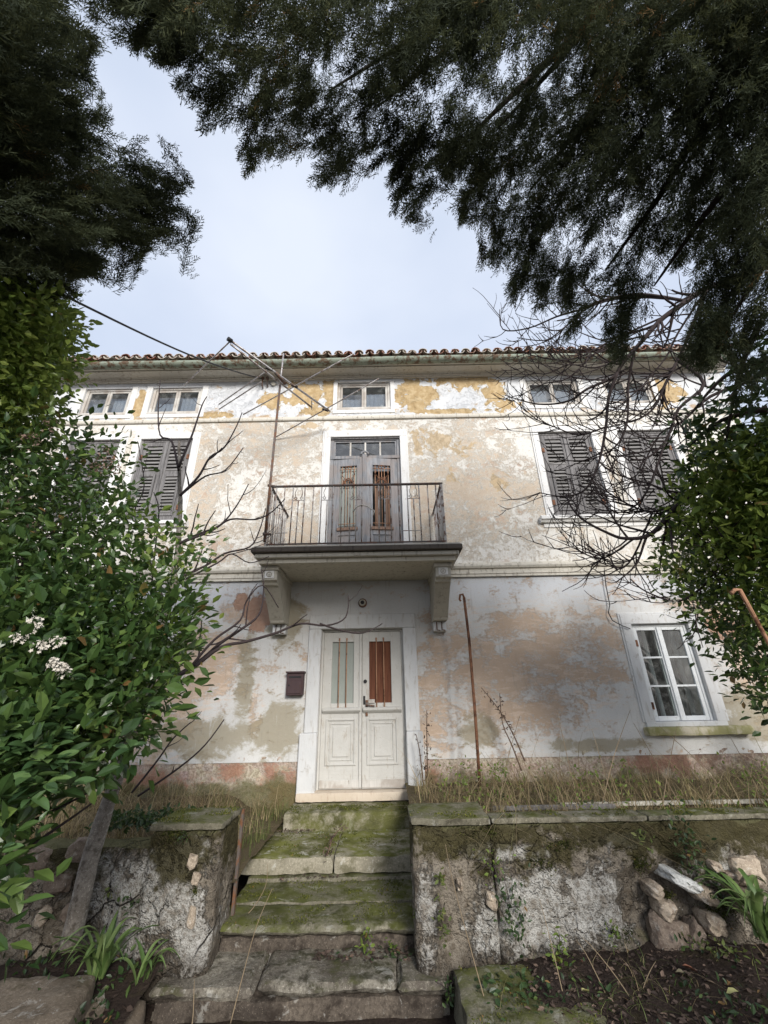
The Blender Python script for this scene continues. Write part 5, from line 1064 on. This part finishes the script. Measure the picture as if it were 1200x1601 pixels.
for i, (L, r, k, y0, y1) in enumerate(TB):
    q = [Vector(p) for p in PX(L, y0, y1)]
    if i > 1: q[0] = min(have[4:], key=lambda h: (h-q[0]).length)       # grows out of a limb already there
    else: q.insert(0, min(have, key=lambda h: (h-q[0]).length))
    have += smooth_pts(q, 3); twigs(q, r*1.1, k+11, .6, bt, 2)
# ------------------------------------------------------------------ grass, weeds, small plants
def blades(name, mat, pos, length, width, lean, parent=None, **kw):
    n = len(pos); seg = 4; a = rng.uniform(0, 6.283, n); d = np.stack([np.cos(a), np.sin(a), np.zeros(n)], 1); s = np.stack([-np.sin(a), np.cos(a), np.zeros(n)], 1)
    L = length*(.35+.75*rng.random(n)+.9*rng.random(n)**6); le = lean*rng.uniform(.3, 1.3, n); V = np.zeros((n, 2*seg+1, 3)); 
    for k in range(seg+1):
        t = k/seg; c = pos+d*(L*le*t*t)[:, None]+np.array([0, 0, 1.])*(L*(t-.45*np.minimum(le, 1.6)*t*t))[:, None]; w = width*(1-t)*.5
        if k < seg: V[:, 2*k] = c-s*w; V[:, 2*k+1] = c+s*w
        else: V[:, 2*seg] = c
    F1 = []
    for k in range(seg-1): F1 += [(2*k, 2*k+1, 2*k+3), (2*k, 2*k+3, 2*k+2)]
    F1.append((2*seg-2, 2*seg-1, 2*seg)); m = 2*seg+1
    Fs = (np.array(F1)[None]+(np.arange(n)*m)[:, None, None]).reshape(-1, 3)
    return link(bpy.data.objects.new(name, mesh_np(name, V.reshape(-1, 3), Fs, mat, np.repeat(rng.random(n), m))), parent, **kw)
def ground_pts(n, x0, x1, y0, y1, zf, dens=None):
    P = np.stack([rng.uniform(x0, x1, n), rng.uniform(y0, y1, n)], 1)
    if dens is not None: P = P[[rng.random() < dens(p[0], p[1]) for p in P]]
    return np.array([(p[0], p[1], zf(p[0], p[1])-.01) for p in P])
cl = lambda x, y: .04+2.2*max(0, fbm((x, y, 7), 3.0, 3)+.06)
def stuff(o, label): o['label'] = label; o['kind'] = 'stuff'; return o
stuff(blades('dry_grass', M['straw'], ground_pts(5200, -4.2, -1.05, -2.1, -.03, zleft, lambda x, y: sst(-1.05, -1.35, x)*cl(x, y)), .36, .009, 1.0), 'tangled dry straw-coloured grass on the left terrace')
stuff(blades('green_grass', M['grass'], ground_pts(1800, -1.9, -1.02, -1.9, -.05, zleft, lambda x, y: cl(x, y)), .26, .006, .8), 'thin green grass beside the steps behind the left pier')
stuff(blades('dry_grass', M['straw'], ground_pts(8000, .7, 7.4, -2.45, -.03, zright, cl), .50, .008, 1.6), 'dry grass along the foot of the facade on the right terrace')
stuff(blades('green_grass', M['grass'], ground_pts(3800, .7, 7.4, -2.45, -.3, zright, lambda x, y: cl(x+4, y)), .15, .007, .9), 'green grass and weeds on the right terrace behind the coping')
def weeds(name, label, pos, size, mat):
    n = len(pos); m = 5; idx = np.repeat(np.arange(n), m); p = pos[idx]+rng.normal(size=(n*m, 3))*np.array([.05, .05, .03])+np.array([0, 0, .04])
    return stuff(scatter(name, mat, LEAF, LEAFF, p, frames(rdir(n*m, .5), rdir(n*m, 1.5)), size*rng.uniform(.5, 1.2, n*m), None), label)
stuff(blades('matted_grass', M['straw'], ground_pts(1500, .75, 7.2, -2.4, -.05, zright, lambda x, y: 2.5*max(0, fbm((x, y, 21), 1.7, 3))), .85, .009, 2.1), 'matted bent dead grass in tangles on the right terrace')
stuff(blades('matted_grass', M['straw'], ground_pts(900, -3.6, -1.2, -2.0, -.05, zleft, lambda x, y: 2.5*max(0, fbm((x, y, 23), 1.7, 3)+.1)), .6, .009, 2.1), 'matted bent dead grass in a heap behind the left pier')
hi = ground_pts(620, .9, 7., -2.45, -.5, zright, lambda x, y: 3*max(0, fbm((x, y, 31), 2.2, 3)-.05)); hi[:, 2] += rng.uniform(.02, .32, len(hi))
weeds('leafy_weeds', 'upright bright green weeds scattered along the right terrace', hi, .05, M['laurel'])
weeds('ground_ivy', 'low green leafy weeds and ivy on the right terrace', ground_pts(420, .9, 7., -2.5, -1.2, zright, cl), .05, M['ivy'])
weeds('ground_ivy', 'ivy leaves at the back of the left pier', ground_pts(150, -2.3, -1.45, -2.4, -2.0, lambda x, y: .2, None), .06, M['ivy'])
weeds('ground_ivy', 'ivy and low weeds creeping over the soil at lower right', ground_pts(700, .95, 5.2, -4.2, -2.78, zfr, lambda x, y: max(0, fbm((x, y, 1), 2.5, 3)+.15)*1.4), .045, M['ivy'])
weeds('ground_ivy', 'dark ivy leaves over the soil at lower left', ground_pts(320, -4., -1.45, -4.2, -2.7, zfl, None), .06, M['ivy'])
stuff(blades('green_grass', M['grass'], ground_pts(1500, .95, 5.2, -4.2, -2.76, zfr, lambda x, y: max(0, fbm((x, y, 4), 2.2, 3)+.05)*1.5), .16, .005, 1.3), 'thin grass blades on the soil at lower right')
stuff(blades('dry_grass', M['straw'], ground_pts(420, .95, 5.2, -4.2, -2.76, zfr, lambda x, y: max(0, fbm((x, y, 14), 2.2, 3)+.1)*1.5), .22, .005, 1.6), 'scattered straw on the soil at lower right')
# tall single dry stems (each its own plant)
def stem(name, label, pix, Y0, Y1, r, mat='straw_o', side=0, cat='weed', group=None):
    P = [Vector(onY(x, y, Y0+(Y1-Y0)*i/(len(pix)-1))) for i, (x, y) in enumerate(pix)]; root = empty(name, P[0], label, cat, group); P = smooth_pts([p-P[0] for p in P], 3)
    b_ = B(); branchy(b_, P, r, r*.4, 5); b_.obj('stalk', M[mat], root); return root, P
M['straw_o'] = m_plain('straw_stalk', (.27, .205, .13), .85); M['browns'] = m_plain('brown_stalk', (.15, .10, .07), .9)
def tufts(root, P, n, size, mat, t0=.3):
    n_ = n; p = np.array([P[min(len(P)-1, int((t0+(1-t0)*random.random())*(len(P)-1)))][:] for _ in range(n_)])+rng.normal(size=(n_, 3))*size*.45
    scatter('seed_head', mat, LEAF*np.array([.7, 1, 1]), LEAFF, p+np.array(root.location), frames(rdir(n_, .4), rdir(n_, 1)), size*rng.uniform(.4, 1, n_), root, kind='stuff')
for pix, lab, n in (([(671, 1250), (668, 1200), (667, 1150), (667, 1110)], 'tall brown dried weed at the right jamb of the front door', 70), ([(664, 1252), (660, 1210), (655, 1170), (650, 1148)], 'shorter thin dried weed in front of the right door jamb', 24), ([(820, 1190), (803, 1150), (780, 1110), (752, 1075)], 'dried weed leaning left beside the rusty hooked pole', 60), ([(815, 1205), (800, 1165), (785, 1130), (781, 1084)], 'dried weed standing behind the leaning one near the hooked pole', 30)):
    rt_, P = stem('dried_weed', lab, pix, -.35, -.3, .012, 'browns', cat='weed', group='dried weeds along the facade'); tufts(rt_, P, n, .06, M['deadleaf'])
for k, pix in enumerate(([(1035, 1262), (1045, 1200), (1058, 1135)], [(1065, 1262), (1030, 1200), (990, 1130)], [(905, 1262), (888, 1190), (870, 1110)], [(940, 1262), (960, 1180), (985, 1110)], [(1150, 1260), (1090, 1190), (1030, 1135)], [(850, 1262), (830, 1215), (812, 1180)], [(1095, 1262), (1120, 1230), (1132, 1205)], [(780, 1262), (790, 1200), (812, 1120)], [(965, 1262), (950, 1225), (925, 1140)], [(1190, 1255), (1170, 1205), (1140, 1150)])):
    lab = ['upright pale dry stem under the right window', 'dry stem slanting left across the right window sill', 'thin dry stem slanting left halfway along the right terrace', 'thin dry stem slanting right towards the ground-floor window', 'long dry stem slanting left from the far right of the terrace', 'short dry stem on the terrace right of the leaning weed', 'short pale dry stem bending right, below the window sill end', 'thin dry stem bending right beside the hooked pole', 'thin dry stem between the weed and the ground-floor window', 'rightmost dry stem on the terrace'][k]
    stem('tall_weed', lab, pix, -1.6, -1.3, .006, 'straw_o', cat='stem', group='dry stems on the right terrace')
for k, pix in enumerate(([(768, 1601), (740, 1500), (708, 1380), (696, 1320)], [(890, 1601), (872, 1520), (855, 1450), (843, 1405)], [(1010, 1600), (965, 1530), (925, 1480), (908, 1465)], [(1000, 1590), (1004, 1550), (1015, 1520), (1025, 1503)], [(360, 1600), (378, 1530), (400, 1450), (425, 1390)], [(375, 1440), (395, 1420), (415, 1385), (418, 1350)], [(968, 1601), (940, 1540), (915, 1490), (900, 1470)], [(300, 1601), (302, 1580), (303, 1545), (304, 1530)])):
    lab = ['long dry stalk in front of the right pier edge', 'long dry stalk rising in front of the white patch of the right wall', 'dry stalk slanting left in the foreground at lower right', 'short forked dry stalk slanting right at lower right', 'long brown stalk leaning over the bottom steps', 'thin dry stalk beside the left pier on the middle step', 'thin dry stalk slanting beside the lower-right slanting one', 'short straw stalk at the left end of the bottom step'][k]
    d = -3.15 if k not in (5,) else -2.2
    stem('dry_weed', lab, pix, d, d+.15, .0042, 'straw_o', cat='stalk', group='dry stalks in the foreground')
# strap-leaved plants
def strap(name, label, base, n, L, lean_dir, seed):
    rg = random.Random(seed); root = empty(name, base, label, 'plant')
    for k in range(n):
        a = rg.uniform(0, 6.283); d = Vector((math.cos(a), math.sin(a), 0))+Vector(lean_dir)*.8; d.z = 0; d.normalize(); s = Vector((-d.y, d.x, 0)); l = L*rg.uniform(.6, 1.15); w = rg.uniform(.011, .019); bend = rg.uniform(.7, 1.5); V = []; Fc = []; m = 9
        for i in range(m+1):
            t = i/m; h = l*(math.sin(min(t*bend*1.75, 2.6))*.62); out = l*(t**1.35)*.75; c = d*out+Vector((0, 0, h)); ww = w*(.7+.5*math.sin(t*math.pi))*(1-t**4)
            V += [c-s*ww+Vector((0, 0, .004)), c-Vector((0, 0, .003)), c+s*ww+Vector((0, 0, .004))]
        for i in range(m): q = 3*i; Fc += [(q, q+1, q+4, q+3), (q+1, q+2, q+5, q+4)]
        me = mesh_np('leaf', [v[:] for v in V], Fc, M['strap'], smooth=True); o = link(bpy.data.objects.new('leaf', me), root); o.location = (rg.uniform(-.05, .05), rg.uniform(-.05, .05), 0)
    return root
strap('strap_leaf_plant', 'strap-leaved green plant at the foot of the left pier', onY(150, 1530, -2.95), 30, .46, (.1, -.3, 0), 3)
strap('strap_leaf_plant', 'strap-leaved green plant spilling in at the lower right edge', onY(1200, 1470, -3.0), 40, .50, (-.25, -.4, 0), 5)
strap('strap_leaf_plant', 'few green strap leaves beside the sloping stone by the bottom step', onY(225, 1535, -2.88), 9, .26, (.3, -.2, 0), 8)
# small leafy plants on the wall and steps
def smallplant(name, label, px, py, Y, n, R_, size, mat, up=.3, cat='plant', group=None, T=LEAF, TF=LEAFF):
    c = onY(px, py, Y); root = empty(name, c, label, cat, group); p = c+rng.normal(size=(n, 3))*R_
    scatter('leaves', M[mat], T, TF, p, frames(nrmz(rdir(n, up)+np.array([0, -.4, 0])), rdir(n, 1.)), size*rng.uniform(.6, 1.2, n), root, kind='stuff')
    b_ = B()
    for k in range(4): e = Vector(p[k]-c); b_.tube([(0, .06, -.02), e*.5+Vector((0, 0, .01)), e], .003, 4)
    b_.obj('stem', M['twig'], root); return root
for px, py, n, Rr, sz, mt, lab in ((800, 1420, 110, (.07, .03, .10), .045, 'ivy', 'dark leafy clump growing from the middle of the right wall'), (690, 1440, 50, (.02, .02, .09), .04, 'grass', 'bright green leafy strand on the front of the right pier'), (690, 1375, 22, (.02, .02, .03), .045, 'grass', 'small bright leaves high on the front of the right pier'), (875, 1490, 46, (.045, .03, .05), .045, 'laurel', 'small green plant at the foot of the white wall patch'), (960, 1460, 26, (.03, .02, .03), .035, 'laurel', 'little green sprig on the dark moss of the right wall'), (1005, 1310, 26, (.03, .02, .03), .04, 'grass', 'small green fern near the top of the right wall'),
        (770, 1350, 40, (.06, .02, .05), .035, 'laurel', 'light green leaves scattered above the dark clump on the right wall'), (1075, 1325, 150, (.06, .03, .12), .04, 'ivy', 'dark ivy hanging from the coping of the right wall'), (650, 1420, 46, (.015, .03, .06), .04, 'grass', 'green weeds along the left edge of the right pier'), (648, 1325, 60, (.012, .03, .12), .03, 'ivy', 'dark ivy strand down the inner edge of the right pier'), (700, 1550, 40, (.03, .03, .05), .035, 'ivy', 'small ivy strand beside the right end of the bottom step'), (573, 1468, 30, (.02, .02, .04), .05, 'laurel', 'young green seedling on the bottom step'), (608, 1478, 14, (.03, .03, .02), .04, 'laurel', 'tiny sprig right of the seedling on the bottom step'), (345, 1425, 30, (.012, .02, .04), .035, 'grass', 'green sprig at the inner foot of the left pier'),
        (170, 1395, 14, (.03, .02, .02), .04, 'grass', 'small green sprig in a hole of the left wall'), (205, 1412, 16, (.05, .02, .02), .045, 'ivy', 'ivy sprig on the left wall below the cap'), (1130, 1395, 40, (.06, .04, .05), .035, 'ivy', 'dark weed in the collapsed part of the right wall'), (285, 1310, 60, (.03, .01, .02), .018, 'ivy', 'dark moss tuft under the cap of the left pier'), (1120, 1480, 60, (.10, .05, .03), .04, 'grass', 'pale green weeds below the strap-leaved plant at right')):
    Yp = -2.79 if px < 640 and py < 1440 else (-2.82 if py < 1480 else -2.9)
    if 560 < px < 620: Yp = -2.5
    if px == 345: Yp = -2.3
    if px in (650, 648): Yp = -2.55
    smallplant('wall_plant' if px > 620 or px < 400 else 'seedling', lab, px, py, Yp, n, Rr, sz, mt, group='small plants on walls and steps')
M['moss'] = m_leaf('dark_moss', (.020, .026, .008), (.05, .058, .016), (.11, .11, .03), .9, .1, .1)
for px, py, n, rx, rz, lab in ((962, 1468, 900, .075, .055, 'round dark moss cushion low on the right wall'), (1000, 1348, 500, .05, .035, 'brown-green moss cushion high on the right wall'), (880, 1320, 400, .09, .03, 'moss patch under the coping on the right wall'), (1130, 1420, 900, .10, .07, 'dark moss in the collapsed hollow of the right wall'), (740, 1300, 600, .12, .03, 'moss along the top of the right pier'), (275, 1305, 500, .06, .03, 'dark moss below the cap of the left pier'), (308, 1392, 160, .018, .02, 'small moss cushion in the crack of the left pier'), (850, 1350, 400, .07, .04, 'thin moss above the white patch of the right wall'), (1040, 1400, 300, .03, .03, 'moss beside the broken stones of the right wall')):
    Y = -2.715 if px > 500 else -2.70
    c = np.array(onY(px, py, Y)); root = empty('moss_patch', c, lab, 'moss', 'moss cushions on the garden walls'); q = rng.normal(size=(n, 3))*np.array([rx, .016, rz])*.8; q[:, 1] = -np.abs(q[:, 1])
    scatter('moss_leaves', M['moss'], LEAF, LEAFF, c+q, frames(nrmz(rdir(n)+np.array([0, -.8, .2])), rdir(n)), rng.uniform(.008, .022, n), root, kind='stuff')
def moss_on(label, n, x0, x1, y0, y1, z, thr=-.05, sc=4.):
    p = ground_pts(n, x0, x1, y0, y1, lambda x, y: z, lambda x, y: min(1, max(0, (fbm((x, y, 17), sc, 4)-thr)*5))); k = len(p); p[:, 2] += .012+rng.uniform(0, .006, k)
    return stuff(scatter('moss_tufts', M['mosslight'], LEAF, LEAFF, p, frames(rdir(k, 1.), rdir(k)), rng.uniform(.009, .02, k), None), label)
M['mosslight'] = m_leaf('green_moss', (.045, .055, .012), (.10, .11, .022), (.19, .19, .05), .9, .15, .1)
moss_on('raised moss tufts on the landing before the door', 3000, -.95, .62, -.6, -.25, -.09, .0)
moss_on('raised moss tufts on the paving slabs', 4500, -1.25, .6, -1.5, -.65, -.275, .0)
moss_on('raised moss tufts on the upper middle tread', 2600, -1.05, .6, -1.97, -1.55, -.465, .02)
moss_on('raised moss tufts on the lower middle tread', 2600, -1.1, .6, -2.4, -2.0, -.475, .05)
moss_on('raised moss tufts on the cap of the right pier and coping', 5000, .57, 5.5, -2.74, -2.55, .32, -.02)
moss_on('raised moss tufts on the cap of the left pier', 1500, -1.62, -1.04, -2.7, -2.2, .317, -.02)
moss_on('raised moss tufts on the flat slab at lower right', 2400, .86, 1.68, -3.8, -2.8, -.57, .0)
# dried weed in the joint of the paving, green sprigs, litter
rt_, P = stem('dried_weed', 'small dried weed growing from the joint in the upper paving', [(508, 1345), (515, 1325), (522, 1305), (540, 1290)], -1.5, -1.3, .010, 'browns', cat='weed'); tufts(rt_, P, 80, .05, M['deadleaf'], .0)
def litter(name, label, n, x0, x1, y0, y1, zf, size, dens=None, mat='deadleaf'):
    p = ground_pts(n, x0, x1, y0, y1, zf, dens)+np.array([0, 0, .022]); k = len(p); up = nrmz(np.array([0, 0, 1.])+rng.normal(size=(k, 3))*.45); a = rng.uniform(0, 6.283, k); ax = np.stack([np.cos(a), np.sin(a), rng.normal(size=k)*.25], 1)
    return stuff(scatter(name, M[mat], LEAF, LEAFF, p, frames(ax, up), size*rng.uniform(.5, 1.25, k), None), label)
litter('leaf_litter', 'dead leaves covering the soil at lower right', 5200, .9, 5.2, -4.4, -2.78, zfr, .04, lambda x, y: sst(.9, 1.9, x)*.9+.12)
litter('leaf_litter', 'dead leaves on the soil at lower left', 700, -4., -1.4, -4.4, -2.75, zfl, .06)
litter('leaf_litter', 'dead leaves and ivy gathered on the right half of the bottom step', 130, -.25, .66, -2.58, -2.44, lambda x, y: -.628, .045)
litter('fallen_ivy', 'grey-green ivy leaves among the litter on the bottom step', 26, -.1, .6, -2.62, -2.44, lambda x, y: -.615, .05, None, 'ivy')
litter('fallen_ivy', 'ivy leaves creeping on the slab below the right wall', 60, .95, 1.5, -3.25, -2.85, lambda x, y: -.56, .06, None, 'ivy')
litter('leaf_litter', 'brown litter on the paving below the landing', 110, -1.15, -.55, -.72, -.62, lambda x, y: -.265, .03)
litter('leaf_litter', 'rusty litter in the joint at the front of the paving', 60, -.75, -.05, -1.62, -1.54, lambda x, y: -.43, .03)
M['lf_y'] = m_plain('yellow_leaf', (.55, .52, .22), .7); M['lf_o'] = m_plain('rust_leaf', (.30, .13, .08), .8); M['lf_p'] = m_plain('pale_leaf', (.50, .42, .26), .8)
for px, py, mt, lab, s in ((1135, 1553, 'lf_y', 'pale yellow fallen leaf on the dark soil at far right', .075), (628, 0, None, None, 0), (921, 1551, 'lf_y', 'yellowish fallen leaf on the mossy slab at lower right', .07), (1092, 1522, 'lf_o', 'rust-brown fallen leaf on the soil at right', .10), (907, 1503, 'lf_o', 'brown fallen leaf at the foot of the white wall patch', .06), (1055, 1520, 'lf_p', 'narrow pale fallen leaf on the soil at right', .07)):
    if not mt: continue
    c = onZ(px, py, -.515); a = random.uniform(0, 6.28); o = link(bpy.data.objects.new('fallen_leaf', leaf_mesh('fallen_leaf', M[mt], LEAF*np.array([1.2, 1, 2.]))), None, lab, 'leaf', 'fallen leaves'); o.location = c; o.scale = (s,)*3; o.rotation_euler = (.5, .2, a)
